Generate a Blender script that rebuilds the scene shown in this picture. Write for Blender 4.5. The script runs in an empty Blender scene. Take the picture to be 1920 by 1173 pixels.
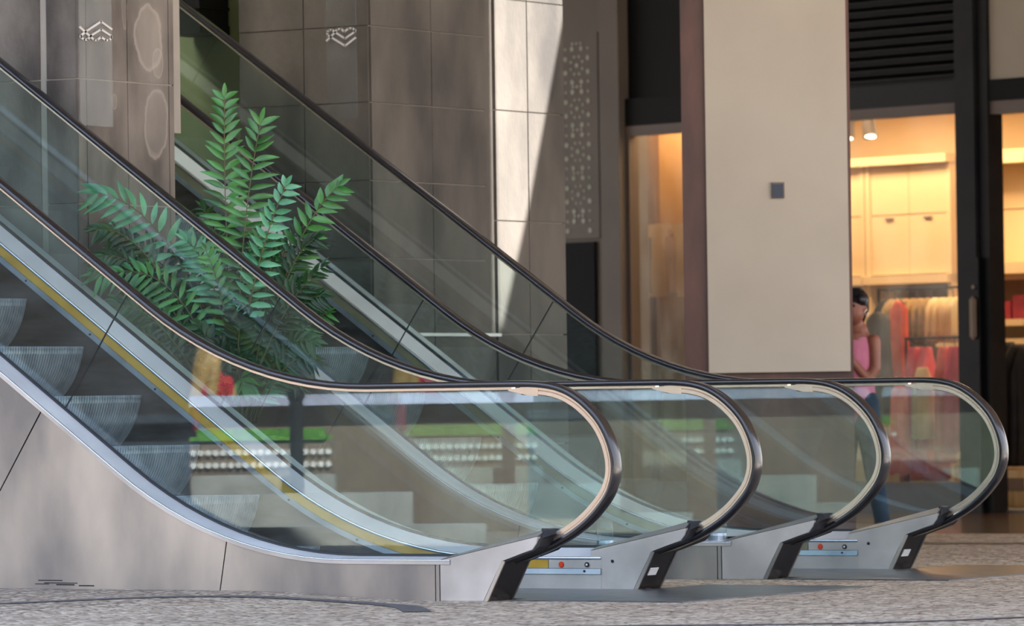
import bpy, bmesh, math, random
from mathutils import Vector, Matrix
sc = bpy.context.scene
COL = sc.collection
pi = math.pi
R = random.Random(7)

# ------------------------------------------------------------------ camera
PSI, PITCH, ROLL, FPX = 0.55845759, 0.01647499, 0.01415046, 9545.0
cam_d = bpy.data.cameras.new('camera')
cam = bpy.data.objects.new('camera', cam_d); COL.objects.link(cam)
fw = Vector((-math.sin(PSI)*math.cos(PITCH), math.cos(PSI)*math.cos(PITCH), math.sin(PITCH)))
rt = Vector((math.cos(PSI), math.sin(PSI), 0)); up = rt.cross(fw)
r2 = math.cos(ROLL)*rt - math.sin(ROLL)*up; u2 = math.sin(ROLL)*rt + math.cos(ROLL)*up
m3 = Matrix((r2, u2, -fw)).transposed().to_4x4()
m3.translation = Vector((13.772379, -21.884812, 1.030813))
cam.matrix_world = m3
cam_d.sensor_width = 36; cam_d.lens = FPX/1920*36
cam_d.clip_start = .5; cam_d.clip_end = 400
cam_d.dof.use_dof = True; cam_d.dof.focus_distance = 26.3; cam_d.dof.aperture_fstop = 4.5
sc.camera = cam

# ------------------------------------------------------------------ world, sun, exposure
w = bpy.data.worlds.new('sky'); sc.world = w; w.use_nodes = True
nt = w.node_tree; nt.nodes.clear()
wo = nt.nodes.new('ShaderNodeOutputWorld'); bg = nt.nodes.new('ShaderNodeBackground')
gr = nt.nodes.new('ShaderNodeTexGradient'); mp = nt.nodes.new('ShaderNodeMapping'); tc = nt.nodes.new('ShaderNodeTexCoord')
mp.inputs['Rotation'].default_value = (0, pi/2, 0)
cr = nt.nodes.new('ShaderNodeValToRGB')
sep = nt.nodes.new('ShaderNodeSeparateXYZ')
nt.links.new(tc.outputs['Generated'], sep.inputs[0]); nt.links.new(sep.outputs['Z'], cr.inputs['Fac'])
cr.color_ramp.elements[0].position = 0.0; cr.color_ramp.elements[0].color = (1.0, .965, .92, 1)
cr.color_ramp.elements[1].position = .6; cr.color_ramp.elements[1].color = (.50, .66, 1.0, 1)
nt.links.new(cr.outputs['Color'], bg.inputs['Color']); nt.links.new(bg.outputs[0], wo.inputs[0])
bg.inputs['Strength'].default_value = 1.55
SUN = Vector((-.55, -.45, -.70)).normalized()
sd = bpy.data.lights.new('sun', 'SUN'); sd.energy = 17; sd.angle = .01; sd.color = (1.0, .975, .95)
so = bpy.data.objects.new('sun', sd); COL.objects.link(so); so.rotation_euler = SUN.to_track_quat('-Z', 'Y').to_euler(); so.location = (10, 10, 20)
sc.view_settings.view_transform = 'Standard'; sc.view_settings.look = 'None'
sc.view_settings.gamma = 1; sc.view_settings.exposure = 0.9; sc.view_settings.use_curve_mapping = False
sc.cycles.transparent_max_bounces = 40; sc.cycles.max_bounces = 14; sc.cycles.glossy_bounces = 6
sc.cycles.use_denoising = True
sc.cycles.sample_clamp_indirect = 6; sc.cycles.caustics_reflective = False; sc.cycles.caustics_refractive = False

# ------------------------------------------------------------------ materials
def lin(c): return tuple((x/12.92 if x <= .04045 else ((x+.055)/1.055)**2.4) for x in c)
def rgb(r, g, b): return lin((r/255, g/255, b/255)) + (1,)
def newmat(name):
    m = bpy.data.materials.new(name); m.use_nodes = True
    n = m.node_tree; p = n.nodes['Principled BSDF']; return m, n, p
def noisy(name, c1, c2, scale=4, rough=.6, metal=0, bump=0, bscale=60, stretch=(1, 1, 1), detail=6, spec=.5, rough2=None, lo=.35, hi=.65, coat=0):
    m, n, p = newmat(name)
    tc = n.nodes.new('ShaderNodeTexCoord'); mp = n.nodes.new('ShaderNodeMapping'); mp.inputs['Scale'].default_value = stretch
    ns = n.nodes.new('ShaderNodeTexNoise'); ns.inputs['Scale'].default_value = scale; ns.inputs['Detail'].default_value = detail
    cr = n.nodes.new('ShaderNodeValToRGB'); e = cr.color_ramp.elements
    e[0].position = lo; e[0].color = c1; e[1].position = hi; e[1].color = c2
    n.links.new(tc.outputs['Object'], mp.inputs[0]); n.links.new(mp.outputs[0], ns.inputs[0]); n.links.new(ns.outputs['Fac'], cr.inputs[0])
    n.links.new(cr.outputs[0], p.inputs['Base Color'])
    p.inputs['Roughness'].default_value = rough; p.inputs['Metallic'].default_value = metal
    p.inputs['Specular IOR Level'].default_value = spec; p.inputs['Coat Weight'].default_value = coat
    if rough2 is not None:
        mr = n.nodes.new('ShaderNodeMapRange'); mr.inputs[1].default_value = lo; mr.inputs[2].default_value = hi; mr.inputs[3].default_value = rough; mr.inputs[4].default_value = rough2
        n.links.new(ns.outputs['Fac'], mr.inputs[0]); n.links.new(mr.outputs[0], p.inputs['Roughness'])
    if bump:
        nb = n.nodes.new('ShaderNodeTexNoise'); nb.inputs['Scale'].default_value = bscale; nb.inputs['Detail'].default_value = 4
        n.links.new(mp.outputs[0], nb.inputs[0])
        b = n.nodes.new('ShaderNodeBump'); b.inputs['Strength'].default_value = bump; b.inputs['Distance'].default_value = .01
        n.links.new(nb.outputs['Fac'], b.inputs['Height']); n.links.new(b.outputs[0], p.inputs['Normal'])
    return m
def plain(name, c, rough=.5, metal=0, spec=.5, coat=0):
    return noisy(name, c, tuple(min(1, x*1.1) for x in c[:3])+(1,), 6, rough, metal, spec=spec, coat=coat)
def glassmat(name, tint, ior=1.5, rough=0.0, dust=.0):
    m, n, p = newmat(name); n.nodes.remove(p); out = n.nodes['Material Output']
    t = n.nodes.new('ShaderNodeBsdfTransparent'); t.inputs[0].default_value = tint
    g = n.nodes.new('ShaderNodeBsdfGlossy'); g.inputs['Roughness'].default_value = rough; g.inputs[0].default_value = (.95, 1, .98, 1)
    lw = n.nodes.new('ShaderNodeLayerWeight'); lw.inputs['Blend'].default_value = .5
    pw = n.nodes.new('ShaderNodeMath'); pw.operation = 'POWER'; pw.inputs[1].default_value = 5; n.links.new(lw.outputs['Facing'], pw.inputs[0])
    f = n.nodes.new('ShaderNodeMapRange'); f.inputs[3].default_value = ((ior-1)/(ior+1))**2; f.inputs[4].default_value = 1; n.links.new(pw.outputs[0], f.inputs[0])
    mx = n.nodes.new('ShaderNodeMixShader'); n.links.new(f.outputs[0], mx.inputs[0]); n.links.new(t.outputs[0], mx.inputs[1]); n.links.new(g.outputs[0], mx.inputs[2])
    last = mx
    if dust:
        d = n.nodes.new('ShaderNodeBsdfDiffuse'); d.inputs[0].default_value = (.8, .85, .85, 1)
        ns = n.nodes.new('ShaderNodeTexNoise'); ns.inputs['Scale'].default_value = 3; ns.inputs['Detail'].default_value = 8
        tc = n.nodes.new('ShaderNodeTexCoord'); n.links.new(tc.outputs['Object'], ns.inputs[0])
        mr = n.nodes.new('ShaderNodeMapRange'); mr.inputs[1].default_value = .35; mr.inputs[2].default_value = .75; mr.inputs[3].default_value = dust*.2; mr.inputs[4].default_value = dust
        n.links.new(ns.outputs['Fac'], mr.inputs[0])
        m2 = n.nodes.new('ShaderNodeMixShader'); n.links.new(mr.outputs[0], m2.inputs[0]); n.links.new(mx.outputs[0], m2.inputs[1]); n.links.new(d.outputs[0], m2.inputs[2]); last = m2
    n.links.new(last.outputs[0], out.inputs['Surface']); return m
def emit(name, c, s):
    m, n, p = newmat(name); p.inputs['Base Color'].default_value = c; p.inputs['Emission Color'].default_value = c; p.inputs['Emission Strength'].default_value = s; return m

M = {}
M['steel'] = noisy('brushed steel cladding', rgb(138, 137, 138), rgb(212, 200, 186), 1.5, .30, .85, rough2=.46, bump=.04, bscale=25, stretch=(1, 1, .4), lo=.36, hi=.66)
M['steel_house'] = noisy('brushed steel newel', rgb(186, 180, 173), rgb(214, 206, 198), 3, .38, .5, rough2=.5, bump=.03, bscale=60)
M['steel_deck'] = noisy('steel decking', rgb(206, 208, 212), rgb(226, 228, 232), 2, .36, .45, rough2=.45)
M['steel_edge'] = plain('polished steel edge', rgb(225, 228, 235), .2, 1)
M['silver'] = noisy('skirt profile', rgb(140, 152, 165), rgb(180, 190, 200), 3, .35, .9)
M['yellow'] = noisy('yellow safety band', rgb(182, 140, 40), rgb(205, 165, 70), 5, .45, .0)
M['skirt'] = noisy('stained dark skirt', rgb(26, 22, 22), rgb(104, 98, 96), 4, .36, .6, stretch=(.5, 1, 2.2), rough2=.6, lo=.3, hi=.75)
M['olive_band'] = noisy('olive grey band', rgb(112, 112, 88), rgb(132, 130, 104), 5, .45)
M['gasket'] = plain('black gasket', rgb(22, 26, 30), .5)
M['rubber'] = noisy('black rubber handrail', rgb(20, 20, 26), rgb(30, 29, 34), 8, .22, 0, spec=.7, coat=.35)
M['blackgloss'] = noisy('black plastic', rgb(22, 22, 26), rgb(38, 34, 34), 5, .28, 0)
M['brush'] = plain('black brush plastic', rgb(32, 32, 36), .6)
M['tread'] = noisy('step aluminium', rgb(142, 154, 164), rgb(180, 190, 198), 9, .4, .35)
M['riser'] = noisy('step riser groove', rgb(30, 36, 44), rgb(54, 60, 68), 9, .5, .2)
M['trim'] = plain('aluminium handrail guide', rgb(222, 206, 190), .25, .9)
M['glass'] = glassmat('green tinted glass', (.89, .95, .945, 1), 1.52, 0, .014)
M['shopglass'] = glassmat('shop window glass', (.97, .97, .95, 1), 1.45)
M['acryl'] = glassmat('frosted acrylic', (.9, .9, .9, 1), 1.25, .25, .05)
M['clear'] = glassmat('clear plastic', (.93, .96, .96, 1), 1.5)
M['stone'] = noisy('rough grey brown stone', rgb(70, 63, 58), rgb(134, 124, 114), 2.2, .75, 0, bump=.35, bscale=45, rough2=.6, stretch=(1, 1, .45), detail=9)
def stain(m, spots):
    n = m.node_tree; L = n.links.new; p = n.nodes['Principled BSDF']; src = p.inputs['Base Color'].links[0].from_socket
    tc = n.nodes.new('ShaderNodeTexCoord'); sx = n.nodes.new('ShaderNodeSeparateXYZ'); L(tc.outputs['Object'], sx.inputs[0])
    ns = n.nodes.new('ShaderNodeTexNoise'); ns.inputs['Scale'].default_value = 5; ns.inputs['Detail'].default_value = 5; L(tc.outputs['Object'], ns.inputs['Vector'])
    def mth(op, a, b=None):
        q = n.nodes.new('ShaderNodeMath'); q.operation = op
        for i, v in enumerate((a, b)):
            if v is None: continue
            if isinstance(v, (int, float)): q.inputs[i].default_value = v
            else: L(v, q.inputs[i])
        return q.outputs[0]
    col = src
    for cy, cz, ry, rz, amt in spots:
        dy = mth('DIVIDE', mth('SUBTRACT', sx.outputs['Y'], cy), ry); dz = mth('DIVIDE', mth('SUBTRACT', sx.outputs['Z'], cz), rz)
        d = mth('SQRT', mth('ADD', mth('MULTIPLY', dy, dy), mth('MULTIPLY', dz, dz)))
        d = mth('ADD', d, mth('MULTIPLY', ns.outputs['Fac'], .7))
        cr = n.nodes.new('ShaderNodeValToRGB'); e = cr.color_ramp.elements
        e[0].position = 0; e[0].color = (.35*amt,)*3+(1,); e[1].position = 1; e[1].color = (0, 0, 0, 1)
        for pos, v in ((.80, .35), (.90, 1.0), (.94, .12)): q = e.new(pos); q.color = (v*amt,)*3+(1,)
        L(mth('MULTIPLY', d, .72), cr.inputs[0])
        mx = n.nodes.new('ShaderNodeMix'); mx.data_type = 'RGBA'; L(cr.outputs[0], mx.inputs[0]); L(col, mx.inputs[6]); mx.inputs[7].default_value = rgb(176, 166, 156); col = mx.outputs[2]
    L(col, p.inputs['Base Color'])
stain(M['stone'], [(2.33, 3.16, .15, .22, .6), (2.42, 3.02, .06, .10, .5), (2.40, 2.66, .12, .24, .55), (1.99, 2.78, .03, .05, .5), (2.10, 3.32, .03, .12, .35)])
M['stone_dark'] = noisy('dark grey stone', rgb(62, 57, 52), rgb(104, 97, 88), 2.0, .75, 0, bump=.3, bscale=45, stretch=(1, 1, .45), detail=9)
M['mortar'] = plain('pale mortar', rgb(158, 150, 140), .8)
M['olive'] = noisy('olive painted wall', rgb(112, 120, 84), rgb(124, 132, 94), 2, .7)
M['beige'] = noisy('beige plaster panel', rgb(196, 186, 170), rgb(206, 196, 180), 1.2, .6)
M['brown'] = noisy('reddish brown stone', rgb(74, 46, 40), rgb(118, 80, 68), 3, .4, 0, stretch=(1, 1, .3), bump=.1)
M['greypanel'] = noisy('taupe metal panel', rgb(112, 100, 90), rgb(122, 110, 98), 1.5, .5)
M['dotpanel'] = noisy('pale dot', rgb(196, 206, 184), rgb(216, 218, 204), 4, .5)
M['black'] = plain('black metal', rgb(16, 16, 17), .6, spec=.2)
M['blackpit'] = plain('dark passage', rgb(6, 8, 14), .8)
M['charcoal'] = noisy('charcoal frame', rgb(20, 21, 24), rgb(32, 32, 33), 3, .5, spec=.25)
M['greytrim'] = plain('grey trim', rgb(120, 106, 98), .5)
M['shopwall'] = noisy('warm cream wall', rgb(222, 198, 156), rgb(234, 210, 168), 1, .6)
M['shopceil'] = plain('shop ceiling', rgb(196, 158, 88), .7)
M['shopwood'] = noisy('light wood', rgb(196, 150, 90), rgb(222, 180, 118), 3, .45, stretch=(3, 3, .5))
M['shopback'] = plain('brown shelf back', rgb(120, 92, 70), .7)
M['shopfloor'] = plain('grey display floor', rgb(110, 106, 104), .4)
M['tile'] = noisy('polished brown paving', rgb(84, 62, 48), rgb(118, 90, 70), 2.5, .16, 0, spec=.6)
M['plate'] = noisy('worn dark steel plate', rgb(84, 86, 90), rgb(112, 114, 118), 8, .32, .7, bump=.05)
M['leaf'] = noisy('glossy green leaf', rgb(30, 84, 30), rgb(78, 146, 66), 5, .34, 0, spec=.6)
M['leaf_pale'] = noisy('blue green leaf', rgb(56, 124, 84), rgb(112, 182, 136), 5, .32, 0, spec=.6)
M['leaf_dark'] = noisy('dark green leaf', rgb(14, 42, 16), rgb(38, 80, 28), 5, .4, 0)
M['stem'] = plain('brown green stem', rgb(96, 96, 60), .6)
M['pot'] = plain('dark planter', rgb(48, 46, 44), .5)
M['soil'] = plain('soil', rgb(50, 38, 30), .9)
M['red'] = noisy('red plastic button', rgb(226, 60, 30), rgb(240, 80, 40), 3, .3)
M['bluegrey'] = plain('navy plaque', rgb(52, 62, 80), .3)
M['emblem'] = plain('pale emblem', rgb(205, 200, 196), .6)
M['white'] = plain('white marking', rgb(225, 222, 218), .6)
M['darkhole'] = plain('dark hole', rgb(14, 14, 16), .6)

# cobblestones: small stones elongated, grout darker
def cobble():
    m, n, p = newmat('small limestone setts')
    L = n.links.new
    tc = n.nodes.new('ShaderNodeTexCoord')
    v = n.nodes.new('ShaderNodeTexVoronoi'); v.feature = 'DISTANCE_TO_EDGE'; v.inputs['Scale'].default_value = 17; v.inputs['Randomness'].default_value = .55
    v2 = n.nodes.new('ShaderNodeTexVoronoi'); v2.inputs['Scale'].default_value = 17; v2.inputs['Randomness'].default_value = .55
    ns = n.nodes.new('ShaderNodeTexNoise'); ns.inputs['Scale'].default_value = 3; ns.inputs['Detail'].default_value = 8
    nf = n.nodes.new('ShaderNodeTexNoise'); nf.inputs['Scale'].default_value = 120
    for q in (v, v2, ns, nf): L(tc.outputs['Object'], q.inputs['Vector'])
    cr = n.nodes.new('ShaderNodeValToRGB'); e = cr.color_ramp.elements; e[0].color = rgb(138, 118, 98); e[1].color = rgb(216, 200, 178); e[0].position = .1; e[1].position = .8
    sh = n.nodes.new('ShaderNodeSeparateColor'); L(v2.outputs['Color'], sh.inputs[0]); 
    ad = n.nodes.new('ShaderNodeMath'); ad.operation = 'MULTIPLY_ADD'; ad.inputs[1].default_value = .55; L(sh.outputs[0], ad.inputs[0])
    sb = n.nodes.new('ShaderNodeMath'); sb.operation = 'MULTIPLY'; sb.inputs[1].default_value = .6; L(ns.outputs['Fac'], sb.inputs[0]); L(sb.outputs[0], ad.inputs[2]); L(ad.outputs[0], cr.inputs[0])
    g = n.nodes.new('ShaderNodeMapRange'); g.inputs[1].default_value = .0; g.inputs[2].default_value = .14; L(v.outputs['Distance'], g.inputs[0])
    mx = n.nodes.new('ShaderNodeMix'); mx.data_type = 'RGBA'; mx.inputs[6].default_value = rgb(66, 54, 46); L(cr.outputs[0], mx.inputs[7]); L(g.outputs[0], mx.inputs[0])
    L(mx.outputs[2], p.inputs['Base Color']); p.inputs['Roughness'].default_value = .62
    g2 = n.nodes.new('ShaderNodeMapRange'); g2.inputs[2].default_value = .3; L(v.outputs['Distance'], g2.inputs[0])
    a2 = n.nodes.new('ShaderNodeMath'); a2.operation = 'MULTIPLY_ADD'; a2.inputs[1].default_value = .25; L(nf.outputs['Fac'], a2.inputs[0]); L(g2.outputs[0], a2.inputs[2])
    b = n.nodes.new('ShaderNodeBump'); b.inputs['Strength'].default_value = .9; b.inputs['Distance'].default_value = .016; L(a2.outputs[0], b.inputs['Height']); L(b.outputs[0], p.inputs['Normal'])
    return m
M['cobble'] = cobble()
M['cobble_dark'] = noisy('dark basalt setts', rgb(58, 58, 62), rgb(96, 92, 94), 30, .6, 0, bump=.5, bscale=40)

# ------------------------------------------------------------------ mesh helpers
def link(name, bm, mat, parent=None, smooth=False, mats=None):
    me = bpy.data.meshes.new(name); 
    bmesh.ops.recalc_face_normals(bm, faces=bm.faces[:])
    bm.to_mesh(me); bm.free()
    for mm in (mats or [mat]): me.materials.append(mm)
    if smooth:
        for p in me.polygons: p.use_smooth = True
    o = bpy.data.objects.new(name, me); COL.objects.link(o)
    if parent is not None:
        o.parent = parent; o.matrix_parent_inverse = Matrix.Translation(-Vector(parent.location)) if parent.rotation_euler[2] == 0 else parent_inv(parent)
    return o
def parent_inv(p):
    return (Matrix.Translation(Vector(p.location)) @ Matrix.Rotation(p.rotation_euler[2], 4, 'Z')).inverted()
def thing(name, label, cat, loc=(0, 0, 0), group=None, kind=None):
    o = bpy.data.objects.new(name, None); COL.objects.link(o); o.location = loc; o.empty_display_size = .1
    return tag(o, label, cat, group, kind)
def tag(o, label, cat, group=None, kind=None):
    o['label'] = label; o['category'] = cat
    if group: o['group'] = group
    if kind: o['kind'] = kind
    return o
def struct(name, bm, mat, **k):
    o = link(name, bm, mat, **k); o['kind'] = 'structure'; return o
def box(bm, a, b, mi=0, T=None):
    vs = [bm.verts.new((x, y, z)) for x in (a[0], b[0]) for y in (a[1], b[1]) for z in (a[2], b[2])]
    if T is not None:
        for v in vs: v.co = T @ v.co
    for f in ((0, 1, 3, 2), (4, 6, 7, 5), (0, 4, 5, 1), (2, 3, 7, 6), (0, 2, 6, 4), (1, 5, 7, 3)):
        fc = bm.faces.new([vs[i] for i in f]); fc.material_index = mi
    return vs
def B(*boxes, T=None):
    bm = bmesh.new()
    for bb in boxes: box(bm, bb[0], bb[1], bb[2] if len(bb) > 2 else 0, T)
    return bm
def prism(bm, pts, y0, y1, mi=0, axis='y', T=None):
    """extrude polygon pts [(a,b)] ; axis y: (x,z) at y ; axis x: (y,z) at x ; axis z: (x,y) at z"""
    def mk(p, t):
        c = {'y': (p[0], t, p[1]), 'x': (t, p[0], p[1]), 'z': (p[0], p[1], t)}[axis]
        v = Vector(c); return bm.verts.new(T @ v if T is not None else v)
    A = [mk(p, y0) for p in pts]; Bv = [mk(p, y1) for p in pts]; n = len(pts)
    fs = [bm.faces.new(A), bm.faces.new(Bv[::-1])]
    for i in range(n): fs.append(bm.faces.new([A[i], A[(i+1) % n], Bv[(i+1) % n], Bv[i]]))
    for f in fs: f.material_index = mi
    return fs
def cyl(bm, p0, p1, r0, r1=None, n=16, mi=0, caps=True):
    r1 = r0 if r1 is None else r1
    p0, p1 = Vector(p0), Vector(p1); d = (p1-p0).normalized(); a = d.orthogonal().normalized(); b = d.cross(a)
    A, C2 = [], []
    for i in range(n):
        t = 2*pi*i/n; q = math.cos(t)*a + math.sin(t)*b
        A.append(bm.verts.new(p0+q*r0)); C2.append(bm.verts.new(p1+q*r1))
    for i in range(n): bm.faces.new([A[i], A[(i+1) % n], C2[(i+1) % n], C2[i]]).material_index = mi
    if caps: bm.faces.new(A[::-1]).material_index = mi; bm.faces.new(C2).material_index = mi
def lathe(bm, c, prof, n=24, mi=0):
    rings = []
    for r, z in prof:
        rings.append([bm.verts.new((c[0]+r*math.cos(2*pi*i/n), c[1]+r*math.sin(2*pi*i/n), c[2]+z)) for i in range(n)])
    for a, b in zip(rings, rings[1:]):
        for i in range(n): bm.faces.new([a[i], a[(i+1) % n], b[(i+1) % n], b[i]]).material_index = mi
    bm.faces.new(rings[0][::-1]); bm.faces.new(rings[-1])
def tube(bm, pts, rad, n=8, mi=0):
    pts = [Vector(p) for p in pts]; rings = []
    rads = rad if isinstance(rad, (list, tuple)) else [rad]*len(pts)
    a = None
    for i, p in enumerate(pts):
        d = (pts[min(i+1, len(pts)-1)]-pts[max(i-1, 0)]).normalized()
        a = d.orthogonal().normalized() if a is None else (a-d*a.dot(d)).normalized()
        b = d.cross(a)
        rings.append([bm.verts.new(p+rads[i]*(math.cos(2*pi*k/n)*a+math.sin(2*pi*k/n)*b)) for k in range(n)])
    for A, C2 in zip(rings, rings[1:]):
        for k in range(n): bm.faces.new([A[k], A[(k+1) % n], C2[(k+1) % n], C2[k]]).material_index = mi
    bm.faces.new(rings[0][::-1]).material_index = mi; bm.faces.new(rings[-1]).material_index = mi

# ------------------------------------------------------------------ escalator side curves (x, z)
TH = math.radians(35)
def arcpath(xe, z0, rad, x_top=-9.0, step=.35):
    """straight incline from x_top, then an arc down to horizontal at xe"""
    out = []
    xa = xe - rad*math.sin(TH); za = z0 + rad*(1-math.cos(TH))
    x = x_top
    while x < xa-.05:
        out.append((x, za+(xa-x)*math.tan(TH))); x += step
    for i in range(13):
        t = TH*(1-i/12); out.append((xe-rad*math.sin(t), z0+rad*(1-math.cos(t))))
    return out
GP = arcpath(-.84, .2215, 2.5) + [(-.6, .2215), (-.4, .2215), (-.2, .2215)]
def catmull(P, k=5):
    out = []
    for i in range(len(P)-1):
        p0 = P[max(i-1, 0)]; p1 = P[i]; p2 = P[i+1]; p3 = P[min(i+2, len(P)-1)]
        for j in range(k):
            t = j/k
            out.append(tuple(.5*((2*p1[a])+(-p0[a]+p2[a])*t+(2*p0[a]-5*p1[a]+4*p2[a]-p3[a])*t*t+(-p0[a]+3*p1[a]-3*p2[a]+p3[a])*t**3) for a in (0, 1)))
    out.append(P[-1]); return out
NOSE = catmull([(.10, 1.096), (.226, 1.094), (.33, 1.083), (.415, 1.059), (.49, 1.020), (.56, .966), (.62, .902), (.663, .83), (.69, .757), (.702, .685), (.695, .612), (.665, .538), (.61, .468), (.54, .402), (.455, .343), (.345, .287), (.23, .243), (.116, .204), (.06, .185)], 4)
RP = arcpath(-.775, 1.096, 2.4) + [(-.5, 1.096), (-.2, 1.096), (.0, 1.096)] + NOSE
def normals(P):
    N = []
    for i in range(len(P)):
        a = P[max(i-1, 0)]; b = P[min(i+1, len(P)-1)]; t = Vector((b[0]-a[0], b[1]-a[1])).normalized(); N.append((-t[1], t[0]))
    return N
def sweep(path, section, yc, s, closed=False, nfun=None, mi=None, bm=None):
    """section [(y,n)] in side coordinates; y is measured from yc towards s"""
    bm = bm or bmesh.new(); N = normals(path); rows = []
    for (x, z), (nx, nz) in zip(path, N):
        row = []
        for (y, n) in section:
            row.append(bm.verts.new((x+nx*n, yc+s*y, z+nz*n)))
        rows.append(row)
    m = len(section)
    for a, b in zip(rows, rows[1:]):
        for k in range(m if closed else m-1):
            f = bm.faces.new([a[k], a[(k+1) % m], b[(k+1) % m], b[k]])
            if mi: f.material_index = mi[k]
    if closed: bm.faces.new(rows[0]); bm.faces.new(rows[-1][::-1])
    return bm
def offs(path, n): return [(x+nx*n, z+nz*n) for (x, z), (nx, nz) in zip(path, normals(path))]
NV = (math.sin(TH), math.cos(TH))      # normal of the incline
def cut_range(path, x0, x1): return [p for p in path if x0 <= p[0] <= x1]

def rail_side(yc, s, par, dx, outer_front, extras):
    """one balustrade; s=+1 when the steps lie towards +y. dx shifts it along x"""
    def fin(bm):
        for v in bm.verts: v.co.x += dx
        return bm
    # handrail
    sec = [(-.040, -.006), (-.0405, .003), (-.036, .011), (-.024, .0155), (0, .017), (.024, .0155), (.036, .011), (.0405, .003), (.040, -.006), (.034, -.014), (.020, -.016), (-.020, -.016), (-.034, -.014)]
    o = link('handrail', fin(sweep(RP, sec, yc, s, True)), M['rubber'], par, True)
    # guide profile under the handrail
    gi = [i for i, p in enumerate(RP) if p[0] <= .101 and i < len(RP)-len(NOSE)+1]
    straight = RP[:gi[-1]+1]
    link('handrail_guide', fin(sweep(straight, [(-.015, -.013), (-.019, -.016), (-.019, -.028), (-.008, -.031), (.008, -.031), (.019, -.028), (.019, -.016), (.015, -.013)], yc, s, True)), M['trim'], par)
    nose = NOSE[2:-8]
    link('newel_guide', fin(sweep(nose, [(-.015, -.012), (-.024, -.016), (-.024, -.026), (-.019, -.029), (-.024, -.032), (-.024, -.050), (-.010, -.056), (.010, -.056), (.024, -.050), (.024, -.032), (.019, -.029), (.024, -.026), (.024, -.016), (.015, -.012)], yc, s, True)), M['trim'], par)
    bm = bmesh.new(); prism(bm, [(.085, 1.068), (.085, 1.062), (.21, 1.036), (.262, 1.034), (.262, 1.075), (.2, 1.08)], yc-.026, yc+.026)
    link('guide_bracket', fin(bm), M['trim'], par)
    # glass panes
    inner = offs(RP, -.022)
    jx = (-2.743, .990); jl = .78
    J = [(jx[0], jx[1]), (jx[0]+NV[0]*jl*.98, jx[1]+NV[1]*jl*.98)]
    g = .003
    low = [p for p in offs(GP, -.01) if p[0] > -2.72]
    hi = [q for q, p in zip(inner, RP) if (p[0] > -2.29 and not (p[1] < .3 and p[0] < .5))]
    P1 = [(J[0][0]+g, J[0][1]-g*.7), (J[1][0]+g, J[1][1]-g*.7)] + hi + [(.30, .25), (.1, .19), (-.15, .19)] + low[::-1]
    bm = bmesh.new(); prism(bm, P1, yc-.005, yc+.005); link('glass_pane', fin(bm), M['glass'], par)
    def along(p, d): return (p[0]-math.cos(TH)*d, p[1]+math.sin(TH)*d)
    for d0, d1 in ((.0, 3.0), (3.0, 6.2)):
        q = [along(J[0], d0+g), along(J[1], d0+g), along(J[1], d1-g), along(J[0], d1-g)]
        bm = bmesh.new(); prism(bm, q, yc-.005, yc+.005); link('glass_pane', fin(bm), M['glass'], par)
    # dark seal between two panes
    bm = bmesh.new(); prism(bm, [(J[0][0]-g*.45, J[0][1]+g*.3), (J[1][0]-g*.45, J[1][1]+g*.3), (J[1][0]+g*.45, J[1][1]-g*.3), (J[0][0]+g*.45, J[0][1]-g*.3)], yc-.006, yc+.006)
    link('pane_seal', fin(bm), M['gasket'], par)
    # gasket
    link('gasket', fin(sweep(GP, [(-.014, -.004), (-.012, .010), (-.006, .013), (.006, .013), (.012, .010), (.014, -.004)], yc, s, False)), M['gasket'], par)
    # outer decking and fascia
    OUT = .147; INN = .103
    o = link('outer_deck', fin(sweep(GP, [(-.012, .0), (-OUT+.004, -.011), (-OUT, -.014), (-OUT, -.020)], yc, s)), M['steel_deck'], par)
    link('edge_bead', fin(sweep(GP, [(-OUT+.006, -.0105), (-OUT-.002, -.011), (-OUT-.0055, -.014), (-OUT-.0055, -.0165), (-OUT-.003, -.018)], yc, s)), M['steel_edge'], par, True)
    link('edge_moulding', fin(sweep(GP, [(-OUT, -.016), (-OUT-.004, -.018), (-OUT-.004, -.036), (-OUT+.012, -.040)], yc, s)), M['steel_house'], par)
    # cladding panels
    yo = yc-s*(OUT-.003); yi = yo+s*.02
    top = offs(GP, -.034)
    def zt(x):
        for a, b in zip(top, top[1:]):
            if a[0] <= x <= b[0]: return a[1]+(b[1]-a[1])*(x-a[0])/(b[0]-a[0])
        return top[-1][1] if x > 0 else top[0][1]
    def panel(sa, sb):
        # seams as (x_bottom, x_top)
        a0, a1 = sa; b0, b1 = sb
        pts = [(a0, 0), (b0, 0), (b1, zt(b1))] + [p for p in top[::-1] if a1 < p[0] < b1] + [(a1, zt(a1))]
        bm = bmesh.new(); prism(bm, pts, min(yo, yi), max(yo, yi)); link('cladding_panel', fin(bm), M['steel'], par)
    panel((-9, -8.9), (-5.32, -4.48)); panel((-5.313, -4.473), (-3.454, -2.79)); panel((-3.447, -2.783), (-1.644, -1.59)); panel((-1.637, -1.583), (-.295, -.295))
    if yc == 0:
        bm = bmesh.new()
        for x, z, l in ((-2.82, .085, .16), (-2.78, .072, .22), (-2.70, .062, .12), (-2.84, .066, .09), (-2.55, .058, .10)):
            box(bm, (x, yo-.0015, z), (x+l, yo+.001, z+.004+.004*R.random()))
        link('scuff_marks', bm, M['darkhole'], par)['kind'] = 'stuff'
    link('corner_post', fin(B(((-.289, min(yo, yi)-.001, 0), (-.268, max(yo, yi), .187)))), M['steel'], par)
    # inner decking, bead, yellow band, silver strip, skirt
    link('inner_deck', fin(sweep(GP, [(.012, .0), (INN-.004, -.045)], yc, s)), M['steel_deck'], par)
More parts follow.
